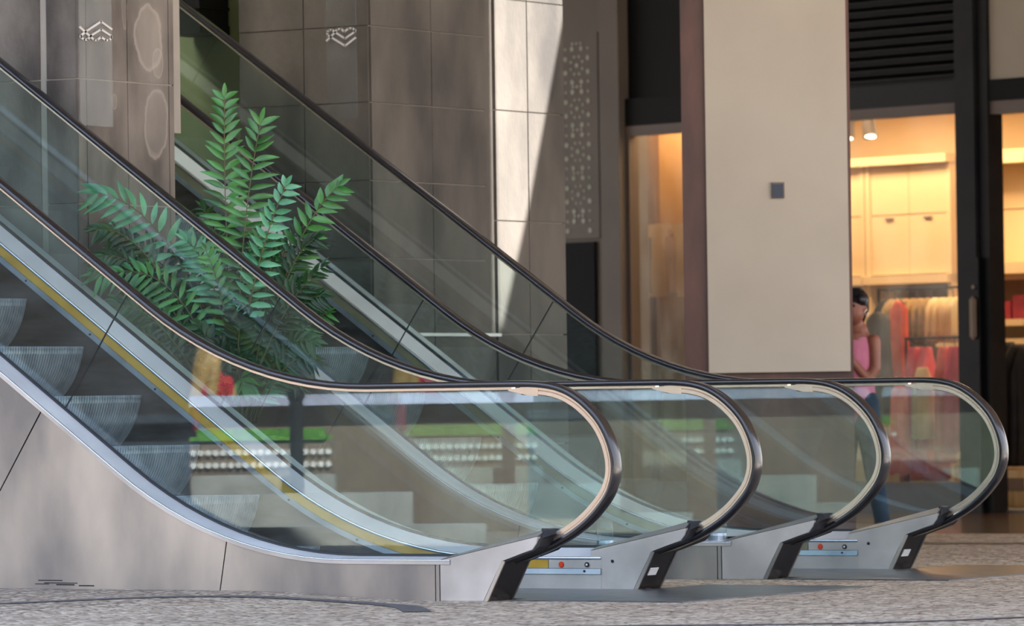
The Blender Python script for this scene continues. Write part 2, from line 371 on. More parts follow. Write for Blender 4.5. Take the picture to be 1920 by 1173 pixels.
    link('deck_bead', fin(sweep(GP, [(INN-.004, -.045), (INN+.003, -.047), (INN+.005, -.053), (INN+.003, -.060), (INN-.002, -.062)], yc, s)), M['steel_edge'], par, True)
    cut = -.53
    gy = cut_range(GP, -9, -.55)+[(cut, .2215)]
    link('safety_band', fin(sweep(gy, [(INN, -.062), (INN, -.107)], yc, s)), M['olive_band' if 'olive' in extras else 'yellow'], par)
    link('button_panel', fin(sweep([(cut+.004, .2215), (-.2, .2215)], [(INN+.001, -.062), (INN+.001, -.107)], yc, s)), M['steel_house'], par)
    link('skirt_profile', fin(sweep(GP, [(INN-.002, -.107), (INN+.006, -.110), (INN+.010, -.138), (INN-.002, -.142)], yc, s)), M['silver'], par)
    bm = bmesh.new(); k = 0
    rowA = offs(GP, -.138); rowB = []
    for (x, z), p in zip(rowA, GP): rowB.append((x, max(0.001, z-.75)))
    A = [bm.verts.new((x, yc+s*(INN-.004), z)) for x, z in rowA]; Bv = [bm.verts.new((x, yc+s*(INN-.004), z)) for x, z in rowB]
    for i in range(len(A)-1): bm.faces.new([A[i], A[i+1], Bv[i+1], Bv[i]])
    link('skirt', fin(bm), M['skirt'], par)
    link('landing_skirt', fin(B(((-.72, min(yc+s*(INN-.004), yc+s*(INN+.004)), 0), (-.2, max(yc+s*(INN-.004), yc+s*(INN+.004)), .081)))), M['steel_house'], par)
    # small screws along the profile
    xs = [(-4.0), (-3.55), (-3.1), (-2.65), (-2.2), (-1.75), (-1.3), (-.9), (-.3)]
    oo = offs(GP, -.122)
    for x in xs:
        for a, b in zip(oo, oo[1:]):
            if a[0] <= x <= b[0]:
                z = a[1]+(b[1]-a[1])*(x-a[0])/(b[0]-a[0]); yy = yc+s*(INN+.006)
                bm = bmesh.new(); cyl(bm, (x, yy, z), (x, yy+s*.006, z), .006, n=10); link('screw', fin(bm), M['darkhole'], par)
    # newel housing
    ya, yb = sorted((yc-s*OUT, yc+s*INN))
    body = [(-.263, 0), (-.263, .208), (.316, .328), (.322, .318), (.316, .294), (.29, .262), (.106, .207), (-.003, 0)]
    bm = bmesh.new(); prism(bm, body, ya, yb)
    bmesh.ops.bevel(bm, geom=[e for e in bm.edges if abs(e.verts[0].co.y-e.verts[1].co.y) < 1e-5], offset=.003, segments=2, affect='EDGES')
    link('newel_housing', fin(bm), M['steel_house'], par)
    # chamfered top cover
    bm = bmesh.new(); st = [(-.268, .209, .226), (.318, .330, .366)]
    rows = [[bm.verts.new((x, y, z)) for y, z in ((ya, z0), (yc-.035, z1), (yc+.035, z1), (yb, z0))] for x, z0, z1 in st]
    for k2 in range(4): bm.faces.new([rows[0][k2], rows[0][(k2+1) % 4], rows[1][(k2+1) % 4], rows[1][k2]])
    bm.faces.new(rows[0]); bm.faces.new(rows[1][::-1])
    link('housing_cover', fin(bm), M['steel'], par)
    # black mouth piece with tip
    bm = bmesh.new()
    prism(bm, [(.30, .368), (.335, .362), (.368, .338), (.345, .322), (.337, .300), (.326, .276), (.30, .255), (.12, .196), (.09, .204), (.285, .268), (.308, .296), (.310, .330)], ya+.006, yb-.006)
    for v in bm.verts:
        if v.co.x > .3 and v.co.z > .33: v.co.y = yc+(v.co.y-yc)*.55
    bmesh.ops.bevel(bm, geom=bm.edges[:], offset=.003, segments=1, affect='EDGES')
    link('mouth_brush', fin(bm), M['brush'], par)
    # dark end plate in the toe with bevelled steel frame
    for a_, b_ in ((ya, ya+.010), (yb-.010, yb)):
        bm = bmesh.new(); prism(bm, [(.108, .206), (.127, .203), (.019, 0.0), (-.001, 0.0)], a_, b_)
        link('toe_frame', fin(bm), M['steel'], par)
    bm = bmesh.new(); prism(bm, [(.104, .203), (.120, .200), (.012, 0.001), (-.003, 0.001)], ya+.010, yb-.010)
    toe = link('toe_plate', fin(bm), M['blackgloss'], par)
    if 'label' in extras:
        bm = bmesh.new(); prism(bm, [(.071, .117), (.074, .115), (.053, .077), (.050, .079)], yc-.055, yc+.03)
        for v in bm.verts: v.co.x += .004
        link('sticker', fin(bm), M['white'], toe)
    if 'holes' in extras:
        bm = bmesh.new(); yy = yc+s*INN
        cyl(bm, (-.129, yy-.004, .153), (-.129, yy+s*.003, .153), .0085, n=18); link('lock_hole', fin(bm), M['darkhole'], par)
        for x, mat, nm in ((-.446, M['red'], 'stop_button'), (-.285, M['blackgloss'], 'key_switch')):
            bm = bmesh.new(); cyl(bm, (x, yy, .134), (x, yy+s*.008, .134), .0135, n=24)
            b = link(nm, fin(bm), mat, par)
            if nm == 'key_switch':
                bm = bmesh.new(); cyl(bm, (x, yy+s*.007, .134), (x, yy+s*.010, .134), .006, n=16); link('key_slot', fin(bm), M['white'], b)
            else:
                bm = bmesh.new(); cyl(bm, (x, yy, .134), (x, yy+s*.005, .134), .0160, n=24); link('button_ring', fin(bm), plainred, b)
plainred = plain('red button ring', rgb(170, 60, 40), .4)

# ------------------------------------------------------------------ one step (ridged riser and tread), shared mesh
def step_mesh(w):
    bm = bmesh.new()
    prof = [(0, 0), (-.004, -.02), (-.010, -.05), (-.020, -.083), (-.032, -.117), (-.048, -.150), (-.070, -.187), (-.096, -.222), (-.125, -.254), (-.150, -.278)]
    pitch = .0235; nr = int(w/pitch); y0 = -w/2
    ys = []
    for i in range(nr):
        a = y0+i*w/nr; p = w/nr
        ys += [(a, 0), (a+p*.30, 0), (a+p*.36, -.014), (a+p*.94, -.014)]
    ys.append((w/2, 0))
    rows = []
    for j, (x, z) in enumerate(prof):
        a = prof[max(j-1, 0)]; b = prof[min(j+1, len(prof)-1)]; t = Vector((b[0]-a[0], b[1]-a[1])).normalized(); nx, nz = -t[1], t[0]
        rows.append([bm.verts.new((x+nx*d, y, z+nz*d)) for y, d in ys])
    for a, b in zip(rows, rows[1:]):
        for k in range(len(ys)-1): bm.faces.new([a[k], a[k+1], b[k+1], b[k]]).material_index = 1 if ys[k][1] < 0 and ys[k+1][1] < 0 else 0
    # tread
    r2_ = [[bm.verts.new((x, y, d)) for y, d in ys] for x in (-.001, -.41)]
    for k in range(len(ys)-1): bm.faces.new([r2_[0][k], r2_[0][k+1], r2_[1][k+1], r2_[1][k]]).material_index = 1 if ys[k][1] < 0 and ys[k+1][1] < 0 else 0
    box(bm, (-.41, -w/2, -.04), (-.012, w/2, -.012))
    # side plates
    for y in (-w/2, w/2):
        vs = [bm.verts.new((x, y, z)) for x, z in prof] + [bm.verts.new((-.41, y, -.278)), bm.verts.new((-.41, y, 0))]
        bm.faces.new(vs)
    bmesh.ops.recalc_face_normals(bm, faces=bm.faces[:])
    me = bpy.data.meshes.new('step'); bm.to_mesh(me); bm.free(); me.materials.append(M['tread']); me.materials.append(M['riser']); return me

def escalator(y0, y1, dx0, dx1, label):
    par = thing('escalator', label, 'escalator', (0, (y0+y1)/2, 0), 'pair of escalators')
    rail_side(y0, 1, par, dx0, True, ('olive',) if y0 > 1 else ())
    rail_side(y1, -1, par, dx1, False, ('holes', 'label')+(('olive',) if y0 > 1 else ()))
    w = y1-y0-2*.108; yc = (y0+y1)/2
    me = step_mesh(w); zs = {5: .225, 6: .035}
    for k in range(-11, 7):
        x = -3.975+.4*k; z = 1.629-.28*k if k < 5 else zs[k]
        o = bpy.data.objects.new('step', me); COL.objects.link(o); o.parent = par
        o.matrix_parent_inverse = Matrix.Translation(-Vector(par.location)); o.location = (x, yc, z)
        if k == 6: o.scale = (1, 1, .12)
        if k == 5: o.scale = (1, 1, .75)
    link('comb_plate', B(((-1.45, yc-w/2, -.02), (-1.05, yc+w/2, .004))), M['yellow'], par)
    link('landing_plate', B(((-1.05, yc-w/2, -.02), (.1, yc+w/2, .006))), M['plate'], par)
    # truss closing underneath the steps
    bm = bmesh.new(); prism(bm, [(-9, 4.2), (-2.6, .02), (-1.1, .02), (-1.1, 0), (-9, 0)], yc-w/2, yc+w/2)
    link('truss', bm, M['blackpit'], par)
    return par
escalator(0, 1.402, 0, .023, 'nearer of the two glass-sided escalators, large steel side panels facing the paving')
escalator(2.920, 4.340, -.017, -.005, 'farther glass-sided escalator, behind the leafy potted plant')

# ------------------------------------------------------------------ ground
def gz(x, y):
    if y > -.1: return 0
    t = min(1, max(0, (-.25-x)/1.3)); return .043*t*t*(3-2*t)*min(1, (-.1-y)/.05)
bm = bmesh.new()
def axis(vals):
    out = []
    for a, b, n in vals: out += [a+(b-a)*i/n for i in range(n)]
    return out+[vals[-1][1]]
xs = axis([(-80, -10, 6), (-10, -3, 8), (-3, 0, 30), (0, 6, 8), (6, 60, 6)]); ys = axis([(-80, -6, 6), (-6, -.6, 8), (-.6, 0, 12), (0, 11, 6), (11, 11.01, 1), (11.01, 60, 6)])
V = [[bm.verts.new((x, y, gz(x, y))) for y in ys] for x in xs]
for i in range(len(xs)-1):
    for j in range(len(ys)-1):
        f = bm.faces.new([V[i][j], V[i+1][j], V[i+1][j+1], V[i][j+1]]); f.material_index = 2 if ys[j] >= 11 else 0
def strip(pts, wd):
    pts = catmull(pts, 6); rows = []
    for i, p in enumerate(pts):
        a = pts[max(i-1, 0)]; b = pts[min(i+1, len(pts)-1)]; t = Vector((b[0]-a[0], b[1]-a[1])).normalized(); n = Vector((-t[1], t[0]))
        rows.append([bm.verts.new((p[0]+n[0]*q, p[1]+n[1]*q, gz(p[0]+n[0]*q, p[1]+n[1]*q)+.003)) for q in (-wd/2, wd/2)])
    for a, b in zip(rows, rows[1:]): bm.faces.new([a[0], b[0], b[1], a[1]]).material_index = 1
strip([(-2.4, -2.9), (-1.9, -2.2), (-1.66, -1.55), (-1.48, -1.05), (-1.2, -.66), (-.85, -.52), (-.43, -.55), (-.05, -.80), (.35, -1.3)], .14)
strip([(.9, -2.95), (2.18, -2.28), (2.7, -2.04), (3.19, -1.65), (3.55, -1.0), (4.2, .3)], .09)
strip([(-4, 9.1), (-2.2, 8.87), (-1.7, 8.85), (-1.2, 8.95), (0, 9.4)], .35)
floor = struct('floor', bm, None, mats=[M['cobble'], M['cobble_dark'], M['tile']])
struct('trim_1', B(((.1, -.05, -.02), (1.1, 1.95, .006)), ((-1.05, 1.255, -.02), (.1, 1.30, .004))), M['plate'])
struct('trim_2', B(((.1, 2.80, -.02), (1.12, 4.95, .006)), ((-1.05, 4.2, -.02), (.1, 4.25, .004))), M['plate'])

# ------------------------------------------------------------------ unseen slab added for shade, its wedge opening shapes the sun patch
ZR = 7.0
def up_to_roof(y, z): t = (ZR-z)/-SUN.z; return (-3.85-SUN.x*t, y-SUN.y*t)
hole = [up_to_roof(*p) for p in ((6.152, 1.44), (6.20, 1.44), (6.53, 2.2), (7.01, 3.5), (7.3, 4.4), (6.152, 4.4))]
bm = bmesh.new()
outer = [(-30, -2.2), (9.5, -2.2), (9.5, 40), (-30, 40)]
for z in (ZR, ZR+.05):
    vo = [bm.verts.new((x, y, z)) for x, y in outer]; vh = [bm.verts.new((x, y, z)) for x, y in hole]
    eo = [bm.edges.new((vo[i], vo[(i+1) % 4])) for i in range(4)]; eh = [bm.edges.new((vh[i], vh[(i+1) % len(vh)])) for i in range(len(vh))]
    bmesh.ops.triangle_fill(bm, edges=eo+eh, use_beauty=True)
M['ceil'] = noisy('plaster soffit', rgb(150, 145, 138), rgb(165, 160, 152), 2, .8)
struct('ceiling', bm, M['ceil'])  # added out of view so direct sun reaches only the wedge

# ------------------------------------------------------------------ stone pilasters (facing slabs on a core)
def slabs(bm, face, a0, a1, zs, t0, t1, g=.004, mi=0):
    for z0, z1 in zip(zs, zs[1:]):
        d = R.uniform(-.002, .002)
        if face == 'x': box(bm, (t0, a0+g, z0+g), (t1+d, a1-g, z1-g), mi)
        else: box(bm, (a0+g, t0-d, z0+g), (a1-g, t1, z1-g), mi)
# pilaster between the escalators
bm = bmesh.new(); box(bm, (-7.5, 1.648, 0), (-3.857, 2.57, ZR), 1)
Z18 = [0, .72, 1.44, 2.18, 2.90, 3.63, 4.36, 5.1, 5.8, 6.5, ZR]
for a, b in ((1.64, 1.72), (1.72, 2.12), (2.12, 2.53), (2.53, 2.585)): slabs(bm, 'x', a, b, Z18, -3.88, -3.85)
for a, b in ((-7.5, -6.6), (-6.6, -5.6), (-5.6, -4.85), (-4.85, -4.44), (-4.44, -4.12), (-4.08, -3.86)): slabs(bm, 'y', a, b, Z18, 1.64, 1.68)
struct('wall_middle', bm, None, mats=[M['stone'], M['mortar']])
struct('trim_3', B(((-3.90, 2.59, 2.62), (-3.86, 2.66, 6.9))), M['mortar'])
# pilaster behind the farther escalator
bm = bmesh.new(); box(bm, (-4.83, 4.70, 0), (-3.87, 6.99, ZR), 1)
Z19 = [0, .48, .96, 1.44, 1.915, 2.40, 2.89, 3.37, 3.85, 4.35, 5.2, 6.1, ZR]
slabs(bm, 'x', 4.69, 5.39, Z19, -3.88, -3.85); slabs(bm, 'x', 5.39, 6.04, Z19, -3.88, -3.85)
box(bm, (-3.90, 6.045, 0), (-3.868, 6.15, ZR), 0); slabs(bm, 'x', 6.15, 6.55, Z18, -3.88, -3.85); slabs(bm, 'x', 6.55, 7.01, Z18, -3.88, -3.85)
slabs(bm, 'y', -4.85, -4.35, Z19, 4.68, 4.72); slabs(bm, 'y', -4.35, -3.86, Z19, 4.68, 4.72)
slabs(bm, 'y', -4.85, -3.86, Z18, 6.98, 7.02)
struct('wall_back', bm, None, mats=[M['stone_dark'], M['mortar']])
struct('trim_4', B(((-3.88, 4.9, 1.425), (-3.83, 6.16, 1.445))), M['white'])  # white strip paints the glint of a sunlit stone joint
# olive passage wall behind and the dark duct hanging in front of it
struct('wall_left', B(((-12, 5.6, 0), (-4.84, 5.7, ZR)), ((-12.1, -1.0, 0), (-12, 5.7, ZR))), M['olive'])
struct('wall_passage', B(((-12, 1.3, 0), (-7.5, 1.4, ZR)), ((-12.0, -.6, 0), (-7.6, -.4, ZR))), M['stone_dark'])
tag(link('ventilation_duct', B(((-5.86, 5.25, 3.46), (-5.56, 5.58, 6.9)), ((-5.87, 5.24, 3.44), (-5.55, 5.58, 3.50)), ((-5.87, 5.24, 3.60), (-5.55, 5.58, 3.62))), M['black']), 'dark box-shaped duct hanging on the olive wall above the far escalator', 'duct')

# ------------------------------------------------------------------ hanging clear signs with line emblems
def stroke(bm, pts, wd, mk, th=.004):
    """mk(a,b,t) maps sign coordinates to world"""
    for p, q in zip(pts, pts[1:]):
        d = Vector((q[0]-p[0], q[1]-p[1])); L_ = d.length; d.normalize(); n = Vector((-d[1], d[0]))*wd/2; e = d*wd*.35
        cs = [(p[0]-e[0]+n[0], p[1]-e[1]+n[1]), (q[0]+e[0]+n[0], q[1]+e[1]+n[1]), (q[0]+e[0]-n[0], q[1]+e[1]-n[1]), (p[0]-e[0]-n[0], p[1]-e[1]-n[1])]
        A = [bm.verts.new(mk(c[0], c[1], 0)) for c in cs]; C2 = [bm.verts.new(mk(c[0], c[1], th)) for c in cs]
        bm.faces.new(A); bm.faces.new(C2[::-1])
        for i in range(4): bm.faces.new([A[i], A[(i+1) % 4], C2[(i+1) % 4], C2[i]])
# emblem coordinates: unit width 1 (x), height about .72 (z)
EM_A = [((x-320)/870, (850-y)/870) for x, y in ((322, 485), (700, 838), (780, 838), (890, 740), (1010, 838), (1100, 838), (1172, 770), (1172, 715), (890, 530), (620, 710), (520, 828), (430, 828), (345, 770), (345, 720), (480, 600), (890, 310), (1180, 520))]
EM_B = [((x-240)/910, (910-y)/910) for x, y in ((255, 695), (390, 570), (510, 450), (590, 350), (700, 350), (810, 450), (940, 345), (1050, 345), (1130, 415), (1130, 465), (820, 660), (530, 450), (430, 365), (340, 365), (275, 430), (275, 520), (400, 595), (820, 890), (1140, 655))]
t = thing('hanging_sign', 'clear hanging panel with a white chevron line emblem on the left stone pilaster', 'sign', (-3.78, 1.73, 2.62))
link('panel', B(((-3.79, 1.57, 2.625), (-3.783, 1.885, 5.2))), M['acryl'], t)
bm = bmesh.new()
stroke(bm, EM_A, .062, lambda a, b, q: (-3.783+q, 1.572+a*.308, 3.112+b*.178+a*.012))
link('emblem', bm, M['emblem'], t)
t = thing('hanging_sign', 'clear hanging panel with a white heart-shaped line emblem, above the far escalator', 'sign', (-4.0, 4.62, 2.78))
link('panel', B(((-4.13, 4.61, 2.785), (-3.905, 4.617, 5.2))), M['acryl'], t)
bm = bmesh.new()
stroke(bm, EM_B, .062, lambda a, b, q: (-4.128+a*.222, 4.61-q, 3.24+b*.182))
link('emblem', bm, M['emblem'], t)

# ------------------------------------------------------------------ free-standing column with beige panel
CT = Matrix.Translation((-3.752, 8.395, 0)) @ Matrix.Rotation(PSI-.05, 4, 'Z')      # column frame: x along its front, y into it
struct('column', B(((0, 0, 0), (1.156, .6, ZR)), T=CT), M['brown'])
struct('trim_5', B(((.165, -.045, 1.175), (1.135, 0, 6.9)), T=CT), M['beige'])
t = thing('wall_light', 'small square dark fitting on the beige column panel', 'fitting', CT @ Vector((.65, -.06, 2.41)))
link('frame', B(((.61, -.06, 2.365), (.70, -.045, 2.475)), T=CT), M['greytrim'], t)
link('faceplate', B(((.618, -.072, 2.372), (.692, -.059, 2.462)), T=CT), M['bluegrey'], t)

# ------------------------------------------------------------------ storefront; local frame (u along, v inwards)
O = Vector((-5.701, 16.659, 0)); U = Vector((-.958, .2868, 0)).normalized(); VV = Vector((.2868, .958, 0)).normalized()
F = Matrix.Translation(O) @ Matrix(((U.x, VV.x, 0, 0), (U.y, VV.y, 0, 0), (0, 0, 1, 0), (0, 0, 0, 1)))
def W(u, v, z): return F @ Vector((u, v, z))
def FB(*b): return B(*b, T=F)
SZ = 3.47
# facade frames
struct('wall_far', FB(((4.60, -.02, 0), (9.1, .25, ZR)), ((4.30, -.10, 0), (4.56, .25, ZR))), M['greypanel'])
struct('wall_far_recess', FB(((4.555, .04, 0), (4.605, .2, ZR))), M['blackpit'])
tag(link('passage_door', FB(((4.71, -.05, 0), (5.18, -.021, 2.44))), M['blackpit']), 'tall black doorway below the dotted star panel', 'door')  # flat slab; the darkness of the opening is put into its colour
# dotted panel
t = thing('perforated_panel', 'taupe panel with a vertical pattern of pale round dots in star rosettes', 'panel', W(4.9, -.05, 2.5))
link('backing', FB(((4.62, -.06, 2.47), (5.17, -.022, 4.35))), M['greypanel'], t)
def dot(u, z, r):
    bm = bmesh.new(); cyl(bm, W(u, -.061, z), W(u, -.066, z), r*1.08, n=14); link('dot', bm, M['dotpanel'], t)
cu = 4.90; per = .395
for k in range(5):
    zc = 4.06-k*per
    if zc > 2.55:
        dot(cu, zc, .020)
        for i in range(8):
            a = pi/8+i*pi/4
            if abs(math.sin(a)*.085+zc-2.5) > .06: dot(cu+math.cos(a)*.085, zc+math.sin(a)*.085, .013)
    for i in range(8):
        a = pi/8+i*pi/4; zz = zc+math.sin(a)*.165
        if zz > 2.53: dot(cu+math.cos(a)*.165, zz, .022)
        if i % 2 == 0:
            zz = zc+math.sin(a+pi/8)*.215
            if zz > 2.53: dot(cu+math.cos(a+pi/8)*.215, zz, .012)
    for q in (-.055, 0, .055):
        if zc+.215 > 2.53: dot(cu+q, zc+.2, .013)
# left shop window (between panels and column)
def window(u0, u1, z0, z1, nm):
    f = .035
    o = struct(nm, FB(((u0, -.02, z0), (u0+f, .06, z1)), ((u1-f, -.02, z0), (u1, .06, z1)), ((u0, -.02, z0), (u1, .06, z0+f)), ((u0, -.03, z1-.09), (u1, .06, z1))), M['greytrim'])
    g = link('pane', FB(((u0+f, .015, z0+f), (u1-f, .023, z1-.09))), M['shopglass'], o)
    return o
window(3.0, 4.29, .22, SZ, 'window_1')
window(.14, 2.99, .22, SZ, 'window_2')
# black fascias
bm = FB(((3.0, -.03, SZ), (4.29, .12, 3.72)), ((3.0, .02, 3.72), (4.29, .1, ZR)))
struct('trim_6', bm, M['black'])
bm = bmesh.new(); box(bm, (.0, -.03, SZ), (3.0, .12, 3.66), 0, F); box(bm, (.0, .075, 3.66), (3.0, .10, ZR-.02), 0, F)
zz = 3.70
while zz < 5.2:
    prism(bm, [(0-.0, zz), (-.0, zz)][:0] or [(-.02, zz), (.06, zz+.045), (.06, zz+.058), (-.02, zz+.013)], .14, 3.0, axis='x', T=F) if False else None
    vs = []
    for u in (.14, 3.0):
        vs.append([bm.verts.new(W(u, v, z)) for v, z in ((-.03, zz), (.07, zz+.05), (.07, zz+.062), (-.03, zz+.014))])
    for i in range(4): bm.faces.new([vs[0][i], vs[0][(i+1) % 4], vs[1][(i+1) % 4], vs[1][i]])
    bm.faces.new(vs[0]); bm.faces.new(vs[1][::-1]); zz += .085
M['louvre'] = plain('black louvre', rgb(24, 24, 25), .5, spec=.3)
tag(link('louvre_grille', bm, M['louvre']), 'black horizontal louvre grille above the right shop window', 'grille')
# door post / mullion with recessed handle
struct('trim_7', FB(((-.12, -.10, 0), (.10, .14, ZR)), ((-.24, -.06, 0), (-.12, .12, ZR)), ((-.16, -.12, 0), (-.02, -.1, 2.15))), M['charcoal'])
t = thing('door_handle', 'long slim bronze pull handle on the black shop door post', 'handle', W(-.11, -.14, 1.4))
bm = bmesh.new(); box(bm, (-.145, -.15, 1.46), (-.075, -.125, 1.82), 0, F); bmesh.ops.bevel(bm, geom=bm.edges[:], offset=.02, segments=3, affect='EDGES')
M['bronze'] = plain('bronze', rgb(120, 102, 84), .4, .3)
link('grip', bm, M['bronze'], t)
bm = bmesh.new(); cyl(bm, W(-.11, -.12, 1.90), W(-.11, -.135, 1.90), .018); link('lock', bm, M['bronze'], t)
# right section of facade
struct('trim_8', FB(((-3.0, -.05, 3.46), (-.24, .12, 3.64))), M['black'])
struct('trim_9', FB(((-3.0, -.03, 3.35), (-.24, .10, 3.46))), M['greytrim'])
struct('wall_right', FB(((-3.0, -.02, 3.64), (-.24, .12, ZR))), M['beige'])
struct('wall_sill', FB(((-.02, -.01, 0), (5.9, .14, .22))), M['shopfloor'])
# shop shell
struct('shop_floor', FB(((-4, .1, -.02), (9.5, 5.0, .20 if False else .02)), ((.95, .14, .0), (4.3, 2.05, .215))), M['shopfloor'])
struct('shop_ceiling', FB(((-4, .15, 3.78), (9.5, 5.0, 3.85))), M['shopceil'])
struct('shop_wall_back', FB(((-4, 3.9, 0), (9.5, 4.0, 3.85))), M['shopwall'])
struct('shop_wall_left', FB(((9.0, .12, 0), (9.1, 4.0, 3.85)), ((6.9, .12, 0), (7.0, 2.2, 3.85))), M['shopwall'])
struct('shop_wall_right', FB(((-4.0, .12, 0), (-3.9, 4.0, 3.85))), M['shopwall'])
# shelving units along the back wall: tall cabinet over hanging bay
def shelf_unit(u0, u1, label, doors):
    t = thing('wall_cabinet', label, 'cabinet', W((u0+u1)/2, 3.6, 0), 'cabinets along the shop wall')
    link('carcass', FB(((u0, 3.3, 0), (u0+.05, 3.9, 3.22)), ((u1-.05, 3.3, 0), (u1, 3.9, 3.22)), ((u0, 3.25, 2.05), (u1, 3.9, 2.13)), ((u0-.02, 3.22, 3.18), (u1+.02, 3.9, 3.26)), ((u0, 3.85, 0), (u1, 3.9, 3.2))), M['shopwall'], t)
    link('bay_back', FB(((u0+.05, 3.82, .2), (u1-.05, 3.849, 2.05))), M['shopback'], t)
    n = len(doors)
    for i in range(n):
        a = u0+.055+(u1-u0-.11)*i/n; b = u0+.055+(u1-u0-.11)*(i+1)/n
        for z0, z1 in ((2.14, 2.70), (2.71, 3.17)):
            d = link('door', FB(((a+.004, 3.32, z0), (b-.004, 3.345, z1))), M['shopwall'], t)
        link('door_handle', FB((((a+b)/2-.05, 3.30, 2.66), ((a+b)/2+.05, 3.32, 2.68))), M['greytrim'], d)
    return t
shelf_unit(4.56, 6.2, 'cream wall cabinet seen left of the person, lit from above', (1, 1))
shelf_unit(3.42, 4.54, 'cream wall cabinet over the rack of khaki clothes', (1, 1))
shelf_unit(1.9, 2.92, 'cream wall cabinet behind the right edge of the door opening', (1,))
# warm shop lamps
def area(nm, u, v, z, sx, sy, e, c=(1.0, .70, .40)):
    l = bpy.data.lights.new(nm, 'AREA'); l.shape = 'RECTANGLE'; l.size = sx; l.size_y = sy; l.energy = e; l.color = c
    o = bpy.data.objects.new(nm, l); COL.objects.link(o); o.location = W(u, v, z); o.rotation_euler = (0, 0, math.atan2(U.y, U.x))
    return o
area('shop_ceiling_lamp', 4.4, 2.6, 3.76, 2.4, .5, 42); area('shop_ceiling_lamp', 1.6, 2.4, 3.76, 3.0, .5, 55); area('shop_ceiling_lamp', 7.9, 2.4, 3.76, 1.2, .5, 22); area('shop_ceiling_lamp', 2.0, .7, 3.76, 3, .3, 14)
hl = bpy.data.lights.new('passage_ceiling_lamp', 'AREA'); hl.shape = 'RECTANGLE'; hl.size = 2; hl.size_y = 1; hl.energy = 150; hl.color = (1, .95, .85)  # unseen fill light, added to brighten the olive wall
ho = bpy.data.objects.new('passage_ceiling_lamp', hl); COL.objects.link(ho); ho.location = (-7.2, 3.6, 6.9)
def spot(u, v, z, label, tilt):
    t = thing('spotlight', label, 'lamp', W(u, v, z), 'spotlights on the shop ceiling')
    bm = bmesh.new(); cyl(bm, W(u, v, 3.78), W(u, v, z+.02), .012, n=8); link('stem', bm, M['greytrim'], t)
    bm = bmesh.new(); cyl(bm, W(u, v, z+.03), W(u-tilt, v-.05, z-.22), .05, .065, n=20); hd = link('lamp_head', bm, M['greytrim'], t)
    bm = bmesh.new(); cyl(bm, W(u-tilt, v-.05, z-.221), W(u-tilt*1.01, v-.051, z-.226), .05, n=20); link('bulb', bm, emit('lamp glow', (1, .8, .5, 1), 6), hd)
spot(2.45, 1.0, 3.52, 'grey ceiling spotlight nearest the column edge', .02)
spot(2.24, 1.0, 3.52, 'grey tilted ceiling spotlight, second from the column', .10)
spot(5.34, 1.0, 3.42, 'small glowing spotlight in the left shop window', .04)
# poster board in the left window
M['postercol'] = plain('poster ground', rgb(214, 176, 124), .6)
t = thing('poster', 'cream poster with faint standing figures in the left shop window', 'poster', W(4.6, .6, 1.9))
link('board', FB(((4.2, .60, 1.93), (4.88, .63, 2.60))), M['postercol'], t)
M['figure'] = plain('printed grey', rgb(150, 124, 92), .6); M['figure2'] = plain('printed tan', rgb(196, 150, 104), .6)
bm = bmesh.new()
def fig(bm, u, s):
    cyl(bm, W(u, .598, 2.52), W(u, .594, 2.52), .035*s, n=14)
    for a, b, c, d in ((u-.07*s, u+.07*s, 2.28, 2.48), (u-.06*s, u-.01, 1.97, 2.28), (u+.01, u+.06*s, 1.97, 2.28)): box(bm, (a, .594, c), (b, .598, d), 0, F)
fig(bm, 4.72, 1.2); link('figure', bm, M['figure'], t)
bm = bmesh.new(); fig(bm, 4.38, 1.0); link('figure', bm, M['figure2'], t)
M['amber'] = plain('amber wall', rgb(176, 132, 74), .7)
struct('wall_shop_partition', FB(((3.6, .80, 0), (4.74, .86, 3.78))), M['amber'])
struct('wall_shop_partition_dark', FB(((4.74, .74, 0), (5.3, .86, 3.78))), M['shopback'])
area('shop_ceiling_lamp', 4.3, .4, 3.74, 1.0, .3, 14)  # extra fill, added to light the amber partition

# ------------------------------------------------------------------ garments
def cloth(name, c1, c2): 
    return noisy(name, c1, c2, 7, .8)
def garment(bm, u, v, ztop, zbot, w_, d, fl=1.25, waves=5):
    """closed hanging garment: shoulders at ztop flaring to zbot with folds"""
    n = 28; rows = []
    lv = [(0, .22), (.03, .62), (.08, .95), (.25, .86), (.5, .98), (.75, 1.12), (1, fl)] if waves != 6 else [(0, .80), (.02, .93), (.25, .9), (.5, .96), (.75, 1.0), (1, fl)]
    for t_, s_ in lv:
        z = ztop+(zbot-ztop)*t_; ring = []
        for i in range(n):
            a = 2*pi*i/n; k = 1+.22*(.3+.7*t_)*math.sin(a*waves*2+u*9)
            ring.append(bm.verts.new(W(u+math.cos(a)*w_/2*s_*k, v+math.sin(a)*d/2*k*(.4+.6*min(1, t_*6)), z+(.015*math.sin(a*3) if t_ == 1 else 0))))
        rows.append(ring)
    for a, b in zip(rows, rows[1:]):
        for i in range(n): bm.faces.new([a[i], a[(i+1) % n], b[(i+1) % n], b[i]])
    bm.faces.new(rows[0]); bm.faces.new(rows[-1][::-1])
def hang(name, label, cat, mat, u, v, zt, zb, w_, d, fl=1.2, group=None, waves=5, hanger=True):
    t = thing(name, label, cat, W(u, v, zb), group)
    bm = bmesh.new(); garment(bm, u, v, zt, zb, w_, d, fl, waves); link('fabric', bm, mat, t, True)
    if hanger:
        bm = bmesh.new(); tube(bm, [W(u-w_*.4, v, zt-.03), W(u, v, zt+.02), W(u, v, zt+.07), W(u+.02, v, zt+.09), W(u+.035, v, zt+.07)], .005, 6); link('hanger', bm, M['blackgloss'], t)
    return t
